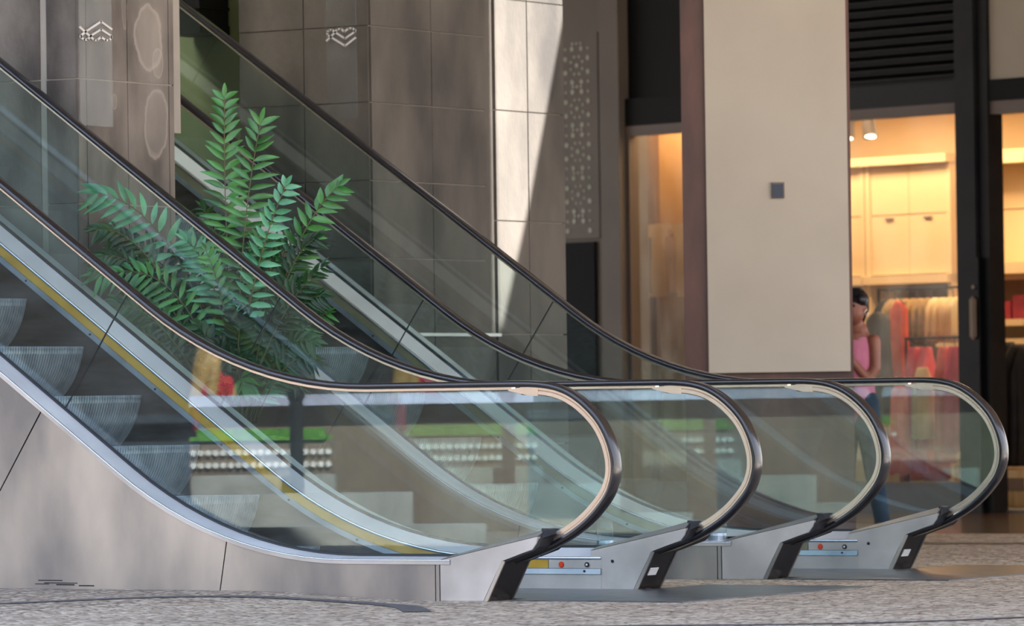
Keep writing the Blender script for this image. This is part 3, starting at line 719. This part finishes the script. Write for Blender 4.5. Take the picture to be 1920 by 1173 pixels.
C_ = {k: cloth(k+' cloth', rgb(*a), rgb(*b)) for k, a, b in (('coral', (226, 60, 30), (245, 96, 30)), ('pink', (228, 84, 104), (240, 110, 124)), ('magenta', (206, 28, 66), (226, 46, 86)),
      ('khaki', (150, 122, 78), (196, 160, 104)), ('cream', (226, 196, 140), (240, 214, 165)), ('dark', (22, 20, 20), (36, 32, 30)), ('olivecoat', (44, 36, 26), (62, 50, 36)), ('wine', (110, 26, 44), (140, 36, 56)), ('salmon', (236, 96, 84), (246, 124, 104)), ('jeans', (22, 42, 66), (40, 66, 92)))}
hang('long_coat', 'long dark olive coat hanging just right of the person in pink', 'coat', C_['olivecoat'], 2.15, 1.02, 1.74, .75, .27, .20, 1.2, hanger=False)
hang('dress', 'bright coral and orange patterned dress hanging beside the olive coat', 'dress', C_['coral'], 2.16, 1.30, 1.84, .80, .19, .16, 1.6)
hang('dress', 'salmon dress below the coral one, behind the glass of the farthest handrail', 'dress', C_['salmon'], 1.86, .98, 1.10, .30, .17, .14, 1.1)
# floor display rail with pink garments
RU0, RU1, RV = 1.26, 1.98, 1.2
t = thing('clothes_rail', 'black clothes rail carrying pink and magenta garments', 'rail', W(1.6, RV, .215))
bm = bmesh.new(); cyl(bm, W(RU0-.02, RV, 1.50), W(RU1, RV, 1.50), .012)
link('bar', bm, M['black'], t)
for u in (RU0-.02, RU1):
    bm = bmesh.new(); cyl(bm, W(u, RV, .215), W(u, RV, 1.51), .012); link('upright', bm, M['black'], t)
items = [('pink skirt hanging at the left end of the black clothes rail', 'pink', 1.88, .32, .135), ('rose pink top in the middle of the clothes rail', 'pink', 1.74, .52, .115), ('small cream top between pink garments on the rail', 'cream', 1.625, .62, .085), ('salmon trousers hanging on the clothes rail', 'salmon', 1.515, .40, .105), ('magenta dress at the right end of the clothes rail', 'magenta', 1.385, .50, .12)]
for i, (lb, c, u, zb, w_) in enumerate(items):
    hang('garment', lb, 'garment', C_[c], u, RV-(.16 if c == 'cream' else .0), 1.42 if c != 'cream' else 1.24, zb, w_, .24, 1.05, 'garments on the black clothes rail', 6, hanger=c != 'cream')
hang('garment', 'coral red skirt hanging low behind the round glass end', 'garment', C_['coral'], 2.05, 1.52, .84, .24, .42, .16, 1.1, hanger=False)
# back rack: khaki and black clothes in a row
t = thing('clothes_rail', 'rail under the cream cabinet with khaki clothes', 'rail', W(3.0, 2.2, 0))
bm = bmesh.new(); cyl(bm, W(2.1, 2.2, 1.97), W(3.3, 2.2, 1.97), .012); link('bar', bm, M['black'], t)
for u in (2.1, 3.3):
    bm = bmesh.new(); cyl(bm, W(u, 2.2, .02), W(u, 2.2, 1.98), .012); link('upright', bm, M['black'], t)
for i in range(11):
    u = 2.26+i*.092; c = 'khaki' if i > 3 else 'cream'
    if i in (10,): c = 'dark'
    lb = ['pale', 'cream', 'sand', 'light beige', 'khaki', 'tan', 'brown khaki', 'dull gold', 'dark khaki', 'mottled khaki', 'black'][i]
    hang('shirt', '%s shirt, number %s from the right on the rear rail' % (lb, ['one', 'two', 'three', 'four', 'five', 'six', 'seven', 'eight', 'nine', 'ten', 'eleven'][i]), 'shirt', C_[c], u, 2.2, 1.88, 1.48, .085, .32, 1.0, 'shirts on the rear rail', 3)
for i, (u, zt) in enumerate(((2.95, 1.48), (2.72, 1.52), (2.5, 1.44))):
    hang('jacket', ['black jacket at the left under the khaki shirts', 'black jacket in the middle under the khaki shirts', 'black jacket at the right under the khaki shirts'][i], 'jacket', C_['dark'], u, 1.9, zt, .4, .165, .3, 1.1, 'black jackets under the khaki shirts', hanger=False)
# wooden display block behind the pink garments
tag(link('display_block', FB(((2.30, 1.42, .215), (2.95, 1.72, .82))), M['shopwood']), 'light wooden display block behind the red garments', 'display')
# right doorway: black garments, shelf with wine-red clothes, wooden crate
for i, u in enumerate((.93, .80, .67, .55)):
    hang('jacket', ['black jacket nearest the door post in the right doorway', 'second black jacket from the door post', 'third black jacket from the door post', 'black jacket at the right edge of the picture'][i], 'jacket', C_['dark'], u, 1.25, 1.47-i*.02, .38, .105, .42, 1.0, 'black jackets in the right doorway', hanger=False)
t = thing('display_shelf', 'cream framed shelf bay with dark red clothes at the right edge', 'shelf', W(2.4, 3.4, 0))
link('frame', FB(((2.84, 3.0, 0), (2.92, 3.3, 3.2)), ((2.2, 3.0, 2.10), (2.92, 3.3, 2.2)), ((2.2, 2.95, 1.62), (2.92, 3.3, 1.68)), ((2.2, 2.95, 1.44), (3.3, 3.3, 1.50)), ((2.2, 3.0, 3.12), (2.92, 3.3, 3.2))), M['shopwall'], t)
link('back_board', FB(((2.2, 3.26, 1.68), (2.84, 3.29, 2.10))), M['shopback'], t)
for i in range(3):
    tag(link('folded_clothes', FB(((2.24+i*.2, 3.05, 1.68), (2.41+i*.2, 3.25, 1.80+.05*(2-i)))), C_['wine']), ['low stack of wine red clothes on the right shelf, right of three', 'stack of wine red clothes on the right shelf, middle of three', 'wine red clothes on the right shelf, left of three'][i], 'clothes', 'folded wine red clothes')
t = thing('wooden_crate', 'pale wooden display crate on the floor at the right edge', 'crate', W(.6, 1.3, 0))
link('box', FB(((.1, .95, .0), (.93, 1.6, .34))), M['shopwood'], t)
bm = bmesh.new(); box(bm, (.35, .93, .16), (.76, .95, .27), 0, F); link('hand_hole', bm, M['shopback'], t)

# ------------------------------------------------------------------ potted palm-like plant between the escalators
PX, PY = -3.12, 2.16
plant = thing('potted_plant', 'tall leafy green potted plant with feather-shaped fronds between the escalators', 'plant', (PX, PY, 0))
bm = bmesh.new(); lathe(bm, (PX, PY, 0), [(.15, 0), (.17, .02), (.21, .78), (.225, .80), (.225, .83), (.20, .83), (.19, .80)])
link('pot', bm, M['pot'], plant)
bm = bmesh.new(); cyl(bm, (PX, PY, .76), (PX, PY, .805), .195, n=24); link('soil', bm, M['soil'], plant)
def leaflet(bm, p, d, n, L_, w_, curl, mi=0):
    """lance-shaped blade from p along d, face normal n"""
    side = d.cross(n).normalized(); rows = []
    prof = [(0, .05), (.12, .55), (.32, 1), (.55, .92), (.78, .55), (.92, .25), (1, .02)]
    for t_, wd in prof:
        c = p+d*(L_*t_)+n*(-curl*L_*t_*t_)+Vector((0, 0, -.22*L_*t_*t_))
        rows.append([bm.verts.new(c-side*(w_*wd/2)+n*.004*wd), bm.verts.new(c-n*.003*wd), bm.verts.new(c+side*(w_*wd/2)+n*.004*wd)])
    for a, b in zip(rows, rows[1:]):
        for k in range(2): bm.faces.new([a[k], a[k+1], b[k+1], b[k]]).material_index = mi
def frond(base, mid, tip, npair, L_, w_, mi, t0=.3, ang=58, face=None, droop=.15):
    base, mid, tip = Vector(base), Vector(mid), Vector(tip)
    for q in (mid, tip):
        if q.x < -3.62:
            e = -3.62-q.x; q.x += e; q.y = max(1.50, q.y-e*1.6)
    bm = bmesh.new(); pts = []
    for i in range(13):
        t_ = i/12; pts.append((1-t_)**2*base+2*t_*(1-t_)*mid+t_*t_*tip)
    tube(bm, pts, [.006*(1-.7*i/12) for i in range(13)], 6, 3)
    cv = face or Vector((.50, -.80, .25)).normalized()
    for i in range(npair):
        t_ = t0+(1-t0)*i/(npair-1)*.98
        p = (1-t_)**2*base+2*t_*(1-t_)*mid+t_*t_*tip
        d = (2*(1-t_)*(mid-base)+2*t_*(tip-mid)).normalized()
        n = (cv-d*cv.dot(d)).normalized(); s_ = d.cross(n).normalized()
        q = (i/(npair-1)); k = (1-.42*q)*(.8+.2*min(1, q*8))*1.12; A = math.radians(ang*(1-.45*q)+R.uniform(-7, 7))
        for sg in (-1, 1):
            dd = (d*math.cos(A)+s_*sg*math.sin(A)+n*R.uniform(-.15, .2)+Vector((0, 0, -droop*.5))).normalized()
            nn = (n+s_*sg*R.uniform(-.5, .35)+d*R.uniform(-.2, .2)); nn = (nn-dd*nn.dot(dd)).normalized()
            leaflet(bm, p+d*R.uniform(-.008, .008), dd, nn, L_*k*R.uniform(.88, 1.08), w_*R.uniform(.85, 1.1), droop, mi)
    n = (tip-pts[-2]).normalized(); leaflet(bm, tip, n, (cv-n*cv.dot(n)).normalized(), L_*.6, w_*.8, 0, mi)
    link('frond', bm, None, plant, True, mats=[M['leaf'], M['leaf_pale'], M['leaf_dark'], M['stem']])
def P(x, z, y=PY): return (x, y, z)
fr = [  # base, mid, tip (x,z,y), pairs, leaflet length, width, material
 ((-3.12, .85, 2.16), (-3.2, 2.0, 2.14), (-3.16, 2.78, 2.12), 14, .17, .045, 0, .5, 52),
 ((-3.08, .85, 2.10), (-3.08, 1.9, 2.08), (-2.86, 2.62, 2.05), 15, .185, .045, 0, .42, 60),
 ((-3.14, .9, 2.16), (-3.35, 2.15, 2.0), (-3.93, 2.23, 1.86), 11, .20, .05, 1, .36, 62),
 ((-3.16, .9, 2.12), (-3.3, 1.95, 1.95), (-3.86, 1.75, 1.75), 13, .17, .04, 0, .3, 60),
 ((-3.10, .9, 2.10), (-2.95, 1.75, 2.0), (-2.62, 2.25, 1.95), 13, .14, .045, 1, .35, 55),
 ((-3.05, .9, 2.16), (-2.85, 2.0, 2.25), (-2.50, 2.25, 2.3), 10, .16, .05, 0, .45, 50),
 ((-3.12, .9, 2.2), (-3.3, 2.0, 2.3), (-3.45, 2.15, 2.3), 12, .15, .03, 2, .4, 50),
 ((-3.14, .9, 2.2), (-3.6, 2.0, 2.25), (-4.05, 1.98, 2.3), 14, .17, .035, 2, .35, 58),
 ((-3.14, .9, 2.2), (-3.5, 1.85, 2.1), (-4.10, 1.80, 2.05), 13, .15, .035, 2, .35, 58),
 ((-3.15, .9, 2.1), (-3.4, 1.75, 1.95), (-3.78, 1.58, 1.80), 14, .16, .032, 0, .3, 60),
 ((-3.12, .9, 2.1), (-3.4, 1.6, 1.9), (-3.72, 1.32, 1.78), 14, .16, .030, 0, .28, 60),
 ((-3.15, .9, 2.2), (-3.25, 1.5, 2.1), (-3.55, 1.25, 2.0), 11, .14, .035, 2, .3, 60),
 ((-3.10, .9, 2.16), (-3.15, 1.8, 2.05), (-3.28, 1.95, 1.9), 12, .16, .04, 1, .35, 60),
 ((-3.10, .9, 2.16), (-3.05, 1.6, 2.15), (-2.92, 1.98, 2.1), 12, .12, .03, 0, .35, 55),
 ((-3.05, .9, 2.1), (-2.80, 1.6, 2.1), (-2.66, 1.70, 2.1), 10, .14, .035, 2, .35, 55),
 ((-3.05, .9, 2.1), (-2.80, 1.55, 2.05), (-2.42, 1.78, 2.0), 9, .13, .035, 2, .45, 45),
 ((-3.05, .9, 2.16), (-2.75, 1.45, 2.15), (-2.50, 1.52, 2.15), 9, .13, .03, 0, .35, 50),
 ((-3.0, .9, 2.16), (-2.75, 1.35, 2.1), (-2.55, 1.25, 2.1), 9, .13, .032, 2, .3, 55),
 ((-3.10, .9, 2.1), (-3.0, 1.45, 2.0), (-2.95, 1.50, 1.95), 10, .13, .04, 2, .3, 55),
 ((-3.10, .9, 2.1), (-3.12, 1.35, 1.95), (-3.20, 1.45, 1.9), 9, .14, .05, 2, .3, 55),
 ((-3.10, .9, 2.1), (-3.25, 1.3, 1.95), (-3.40, 1.15, 1.88), 9, .15, .05, 2, .3, 60),
 ((-3.05, .9, 2.1), (-2.98, 1.25, 1.95), (-2.90, 1.12, 1.9), 7, .16, .06, 0, .3, 60),
 ((-3.12, .9, 2.2), (-3.0, 1.9, 2.3), (-2.75, 2.05, 2.35), 12, .14, .03, 2, .4, 55),
 ((-3.12, .9, 2.2), (-3.25, 1.7, 2.35), (-3.55, 1.9, 2.4), 12, .16, .04, 2, .4, 55),
]
for b, m_, t_, npr, L_, w_, mi, t0, ang in fr:
    frond((b[0], b[2], b[1]), (m_[0], m_[2], m_[1]), (t_[0], t_[2], t_[1]), int(npr*1.25), L_*1.08, w_*.80, mi, t0, ang+6, droop=.25)
for i in range(40):
    a = R.uniform(-1, 1); zt = R.uniform(1.05, 1.95); xt = -3.12+a*(.62 if zt > 1.3 else .50)-.12; yt = 2.16+R.uniform(-.32, .32)
    frond((-3.12+.05*a, 2.16, .85), (-3.12+a*.25, (2.16+yt)/2, .5*(.85+zt)+R.uniform(.15, .4)), (xt, yt, zt), 13, R.uniform(.11, .16), R.uniform(.024, .038), R.choice((0, 2, 2, 2, 2, 1)), .3, 56, droop=.3)
for b, m_, t_ in (((-3.14, 2.1, .9), (-3.5, 1.85, 1.98), (-4.02, 1.72, 1.86)), ((-3.14, 2.1, .9), (-3.5, 1.9, 2.08), (-4.05, 1.7, 2.02)), ((-3.14, 2.0, .9), (-3.45, 1.8, 1.75), (-3.88, 1.72, 1.55)),
                  ((-3.14, 2.0, .9), (-3.45, 1.8, 1.62), (-3.84, 1.70, 1.40)), ((-3.05, 2.2, .9), (-2.78, 2.1, 1.62), (-2.46, 2.05, 1.62)), ((-3.05, 2.2, .9), (-2.78, 2.1, 1.45), (-2.52, 2.05, 1.36)), ((-3.05, 2.2, .9), (-2.85, 2.2, 1.85), (-2.60, 2.2, 1.95))):
    frond(b, m_, t_, 16, .15, .03, 2, .32, 58, droop=.3)

# ------------------------------------------------------------------ small clear domes standing on the decks
def dome(x, y, z, r, h, label):
    t = thing('glass_dome', label, 'dome', (x, y, z), 'small clear domes on the escalator decks')
    bm = bmesh.new(); lathe(bm, (x, y, z), [(r, 0), (r, .03), (r*.96, .045), (r*.9, .047)]); link('base', bm, M['silver'], t)
    bm = bmesh.new(); lathe(bm, (x, y, z), [(r*.9, .045), (r*.95, h*.6), (r*.85, h*.85), (r*.5, h*.97), (r*.1, h)]); link('cover', bm, M['clear'], t, True)
dome(-.27, 1.50, .212, .046, .17, 'small clear dome on a round steel base behind the nearest handrail end')
dome(-.36, 2.87, .21, .055, .14, 'small clear dome on a metal base, behind the second handrail end')

# ------------------------------------------------------------------ person in the shop doorway
def blob(bm, pts, n=14):
    """tapered chain of rings: pts [(x,y,z,rx,ry)]"""
    for a, b in zip(pts, pts[1:]):
        p0, p1 = Vector(a[:3]), Vector(b[:3]); r0, r1 = a[3], b[3]
        cyl(bm, p0, p1, r0, r1, n)
    for a in pts:
        m_ = Matrix.Translation(Vector(a[:3])) @ Matrix.Diagonal((a[3], a[4] if len(a) > 4 else a[3], a[3], 1))
        bmesh.ops.create_uvsphere(bm, u_segments=14, v_segments=10, radius=1, matrix=m_)
def fuse(o, vox=.008, sm=6):
    md = o.modifiers.new('remesh', 'REMESH'); md.mode = 'VOXEL'; md.voxel_size = vox; md.use_smooth_shade = True
    s = o.modifiers.new('smooth', 'SMOOTH'); s.iterations = sm; s.factor = .5
M['skin'] = noisy('skin', rgb(150, 96, 78), rgb(168, 110, 90), 6, .5)
M['hair'] = noisy('black hair', rgb(14, 12, 18), rgb(26, 24, 32), 9, .35)
M['pinktop'] = noisy('pink knit', rgb(206, 120, 150), rgb(218, 136, 164), 8, .8)
M['jeans'] = C_['jeans']
qx, qy = -3.73, 10.84
person = thing('person', 'person in pink sleeveless top and jeans with bent head at the shop entrance', 'person', (qx, qy, 0))
bm = bmesh.new()
# torso, neck, head
blob(bm, [(qx, qy, .95, .135, .11), (qx, qy, 1.10, .12, .10), (qx, qy, 1.25, .135, .11), (qx, qy, 1.38, .13, .10), (qx+.0, qy, 1.46, .10, .08)])
blob(bm, [(qx, qy, 1.45, .06), (qx+.02, qy-.03, 1.55, .052)])
hx, hy, hz = qx+.035, qy-.07, 1.655
blob(bm, [(hx, hy, hz, .088, .095), (hx+.01, hy-.02, hz-.055, .070, .075), (hx+.012, hy-.03, hz-.085, .045)])
blob(bm, [(hx+.01, hy-.105, hz-.015, .014), (hx+.01, hy-.115, hz-.035, .016)])      # nose
blob(bm, [(hx+.085, hy, hz-.02, .018)]); blob(bm, [(hx-.085, hy, hz-.02, .018)])    # ears
# arms: right arm bent to the face
blob(bm, [(qx-.16, qy, 1.40, .052), (qx-.19, qy-.06, 1.20, .044), (qx-.17, qy-.10, 1.13, .040), (qx-.08, qy-.16, 1.32, .034), (qx-.02, qy-.19, 1.50, .026)])
blob(bm, [(qx-.015, qy-.19, 1.52, .034), (qx+.0, qy-.19, 1.57, .032)])
for i, (dx_, ln) in enumerate(((-.026, .055), (-.008, .066), (.010, .062), (.026, .048))):
    blob(bm, [(qx+dx_, qy-.195, 1.585, .0095), (qx+dx_*1.1, qy-.20, 1.585+ln*.6, .009), (qx+dx_*1.15, qy-.185, 1.585+ln, .008)])
blob(bm, [(qx-.04, qy-.185, 1.545, .011), (qx-.058, qy-.18, 1.575, .010), (qx-.064, qy-.175, 1.60, .009)])
# left arm folded across, hand at the chest
blob(bm, [(qx+.15, qy, 1.40, .050), (qx+.17, qy-.03, 1.20, .043), (qx+.14, qy-.08, 1.12, .038), (qx+.06, qy-.15, 1.24, .031), (qx+.02, qy-.17, 1.33, .025)])
blob(bm, [(qx+.015, qy-.172, 1.345, .032), (qx+.0, qy-.175, 1.385, .030)])
for i, (dx_, ln) in enumerate(((-.024, .05), (-.008, .06), (.009, .056), (.024, .044))):
    blob(bm, [(qx+dx_, qy-.178, 1.40, .0095), (qx+dx_*1.1-.01, qy-.18, 1.40+ln*.6, .009), (qx+dx_*1.15-.02, qy-.165, 1.40+ln, .008)])
blob(bm, [(qx+.04, qy-.165, 1.36, .011), (qx+.055, qy-.165, 1.39, .010)])
# legs and feet
for s_, kx in ((-1, -.02), (1, .10)):
    blob(bm, [(qx+s_*.075, qy, .92, .088), (qx+s_*.08+kx*.5, qy-.01, .50, .058), (qx+s_*.08+kx, qy+.03, .11, .040)])
    blob(bm, [(qx+s_*.08+kx, qy+.02, .05, .042), (qx+s_*.08+kx, qy-.12, .035, .034)])
o = link('body', bm, M['skin'], person); fuse(o)
bm = bmesh.new(); blob(bm, [(qx, qy, .93, .150, .125), (qx, qy, 1.10, .134, .115), (qx+.0, qy-.02, 1.24, .152, .13), (qx, qy-.01, 1.34, .145, .12), (qx, qy, 1.40, .115, .09)])
o = link('top', bm, M['pinktop'], person); fuse(o, .012)
bm = bmesh.new()
for s_, kx in ((-1, -.02), (1, .10)): blob(bm, [(qx+s_*.07, qy, .95, .105), (qx+s_*.078+kx*.2, qy, .75, .090), (qx+s_*.08+kx*.5, qy-.01, .50, .072), (qx+s_*.08+kx, qy+.03, .10, .060)])
o = link('jeans', bm, M['jeans'], person); fuse(o, .012)
bm = bmesh.new()
blob(bm, [(hx, hy+.015, hz+.035, .100, .105), (hx, hy+.05, hz-.01, .085, .08), (hx-.02, hy+.07, hz-.10, .055)])
blob(bm, [(hx-.07, hy-.03, hz+.03, .045), (hx-.085, hy, hz-.03, .028)]); blob(bm, [(hx+.06, hy-.03, hz+.045, .045)])
o = link('hair', bm, M['hair'], person); fuse(o)
for sg in (-1, 1):
    bm = bmesh.new(); blob(bm, [(hx+.01+sg*.032, hy-.092, hz+.0, .010)]); link('eye', bm, M['hair'], person, True)
bm = bmesh.new(); blob(bm, [(hx-.008, hy-.098, hz-.058, .007), (hx+.028, hy-.098, hz-.058, .007)]); link('mouth', bm, M['red'], person, True)
bm = bmesh.new(); tube(bm, [(hx+.095, hy-.005+.02*math.cos(a), hz-.05+.02*math.sin(a)) for a in [2*pi*i/12 for i in range(13)]], .003, 6); link('earring', bm, M['trim'], person)

# ------------------------------------------------------------------ plaza on the near side (seen mirrored in the glass)
M['planter_dark'] = plain('brown planter side', rgb(120, 104, 88), .6)
M['hedge'] = noisy('bright green artificial grass', rgb(54, 116, 22), rgb(96, 160, 40), 30, .8)
M['ledge'] = plain('white ledge', rgb(176, 178, 204), .5)
M['concrete'] = noisy('pale concrete', rgb(150, 150, 146), rgb(178, 176, 170), 3, .7)
def frame_at(a, b):
    a, b = Vector(a), Vector(b); d = (b-a); L_ = d.length; d.normalize(); n = Vector((-d.y, d.x, 0))
    return Matrix(((d.x, n.x, 0, a.x), (d.y, n.y, 0, a.y), (0, 0, 1, 0), (0, 0, 0, 1))), L_
def planter(a, b, label):
    T, L_ = frame_at((a[0], a[1], 0), (b[0], b[1], 0))
    t = thing('planter', label, 'planter', (a[0], a[1], 0))
    link('box', B(((0, -.3, .0), (L_, 0, .72)), T=T), M['planter_dark'], t)
    bm = bmesh.new()
    n = max(2, int(L_/.0535))
    for i in range(n):
        for z in (.57, .66):
            p0 = T @ Vector(((i+.5)*L_/n, 0, z)); p1 = T @ Vector(((i+.5)*L_/n, .03, z)); cyl(bm, p0, p1, .022, n=12)
    link('round_studs', bm, M['white'], t)
    bm = bmesh.new(); box(bm, (0, -.29, .695), (L_, .02, .825), 0, T)
    bmesh.ops.bevel(bm, geom=bm.edges[:], offset=.05, segments=4, affect='EDGES')
    link('grass_top', bm, M['hedge'], t)
planter((-7.54, -7.84), (-6.68, -8.39), 'planter with bright grass top and rows of white studs on the plaza')
def post(x, y, label, h=1.1):
    bm = bmesh.new(); lathe(bm, (x, y, 0), [(.07, 0), (.07, .03), (.05, .05), (.05, h-.08), (.065, h-.05), (.065, h)]); tag(link('bollard', bm, M['charcoal']), label, 'bollard', 'dark bollards on the plaza')
post(-6.5, -7.68, 'dark bollard on the plaza beside the studded planter')
T, L_ = frame_at((-8.12, -8.66, 0), (-5.97, -10.0, 0))
t = thing('counter', 'long white topped counter on the plaza', 'counter', (-7.0, -9.3, 0))
link('worktop', B(((0, -.3, .99), (L_, .1, 1.07)), T=T), M['ledge'], t)
link('front_panel', B(((.05, -.1, .0), (L_-.05, -.05, .99)), T=T), M['planter_dark'], t)
for i, (a, b, h) in enumerate((((-7.38, -7.66), (-6.52, -8.2), .50), ((-6.95, -7.05), (-5.66, -7.88), .38), ((-6.53, -6.45), (-4.84, -7.53), .17))):
    T, L_ = frame_at((a[0], a[1], 0), (b[0], b[1], 0))
    tag(link('stone_block', B(((0, -.12, 0), (L_, .25, h)), T=T), M['concrete']), ['tallest pale stone block in front of the studded planter', 'middle pale stone block on the plaza', 'lowest pale stone block, nearest the escalator'][i], 'block', 'stepped stone blocks on the plaza')
# unseen backdrop walls added to darken the glass reflections
bm = B(((-60, -44, 0), (40, -40, 9)))
struct('wall_plaza', bm, noisy('shaded facade', rgb(44, 40, 36), rgb(62, 56, 50), .3, .8))  # colour kept dark so the mirrored facade looks shaded
struct('wall_plaza_left', B(((-52, -44, 0), (-48, -2, 9))), M['stone'])
M['slate'] = noisy('blue grey slate', rgb(58, 66, 74), rgb(84, 94, 102), 1, .7)
struct('wall_plaza_low', B(((-40, -13.6, 0), (4.0, -13.2, .85)), ((-40, -13.7, .85), (4.0, -13.1, .92))), M['slate'])  # added to hide bright ground from the mirrored view
# woman by the counter (mirrored in the near glass)
wx, wy = -8.84, -9.95
p2 = thing('person', 'person with long blond hair in a red top by the white counter on the plaza', 'person', (wx, wy, 0))
M['blond'] = noisy('blond hair', rgb(170, 130, 70), rgb(200, 160, 96), 9, .5); M['redtop'] = plain('red cotton', rgb(176, 24, 44), .8)
bm = bmesh.new()
blob(bm, [(wx, wy, .80, .13, .11), (wx, wy, .95, .115, .10), (wx, wy, 1.12, .13, .10), (wx, wy, 1.20, .10, .08)])
blob(bm, [(wx, wy, 1.20, .05), (wx, wy, 1.28, .048)]); blob(bm, [(wx, wy, 1.38, .085, .092), (wx, wy-.02, 1.33, .065)])
blob(bm, [(wx, wy-.095, 1.37, .014)])
for s_ in (-1, 1):
    blob(bm, [(wx+s_*.15, wy, 1.17, .048), (wx+s_*.19, wy-.02, .95, .04), (wx+s_*.16, wy-.14, .82, .032), (wx+s_*.12, wy-.24, .84, .026)])
    blob(bm, [(wx+s_*.115, wy-.27, .845, .03), (wx+s_*.11, wy-.30, .845, .028)])
    for k in (-.024, -.008, .008, .024): blob(bm, [(wx+s_*.11+k, wy-.32, .845, .009), (wx+s_*.11+k, wy-.36, .84, .008), (wx+s_*.11+k, wy-.375, .825, .007)])
    blob(bm, [(wx+s_*.08, wy-.29, .85, .010), (wx+s_*.06, wy-.315, .85, .009)])
    blob(bm, [(wx+s_*.08, wy, .80, .085), (wx+s_*.09, wy, .42, .055), (wx+s_*.09, wy+.02, .09, .038)]); blob(bm, [(wx+s_*.09, wy+.02, .045, .04), (wx+s_*.09, wy-.12, .033, .033)])
o = link('body', bm, M['skin'], p2); fuse(o)
bm = bmesh.new(); blob(bm, [(wx, wy, .80, .15, .125), (wx, wy, .98, .135, .115), (wx, wy, 1.12, .148, .118), (wx, wy, 1.17, .125, .09)])
for s_ in (-1, 1): blob(bm, [(wx+s_*.145, wy, 1.17, .058), (wx+s_*.175, wy-.01, 1.05, .052)])
o = link('top', bm, M['redtop'], p2); fuse(o, .012)
bm = bmesh.new()
for s_ in (-1, 1): blob(bm, [(wx+s_*.075, wy, .82, .10), (wx+s_*.09, wy, .42, .07), (wx+s_*.09, wy+.02, .10, .055)])
o = link('jeans', bm, M['jeans'], p2); fuse(o, .012)
bm = bmesh.new(); blob(bm, [(wx, wy+.02, 1.41, .10, .105), (wx-.02, wy+.07, 1.28, .09), (wx-.05, wy+.10, 1.08, .07)]); blob(bm, [(wx+.06, wy+.05, 1.32, .06), (wx+.07, wy+.09, 1.1, .05)])
o = link('hair', bm, M['blond'], p2); fuse(o)
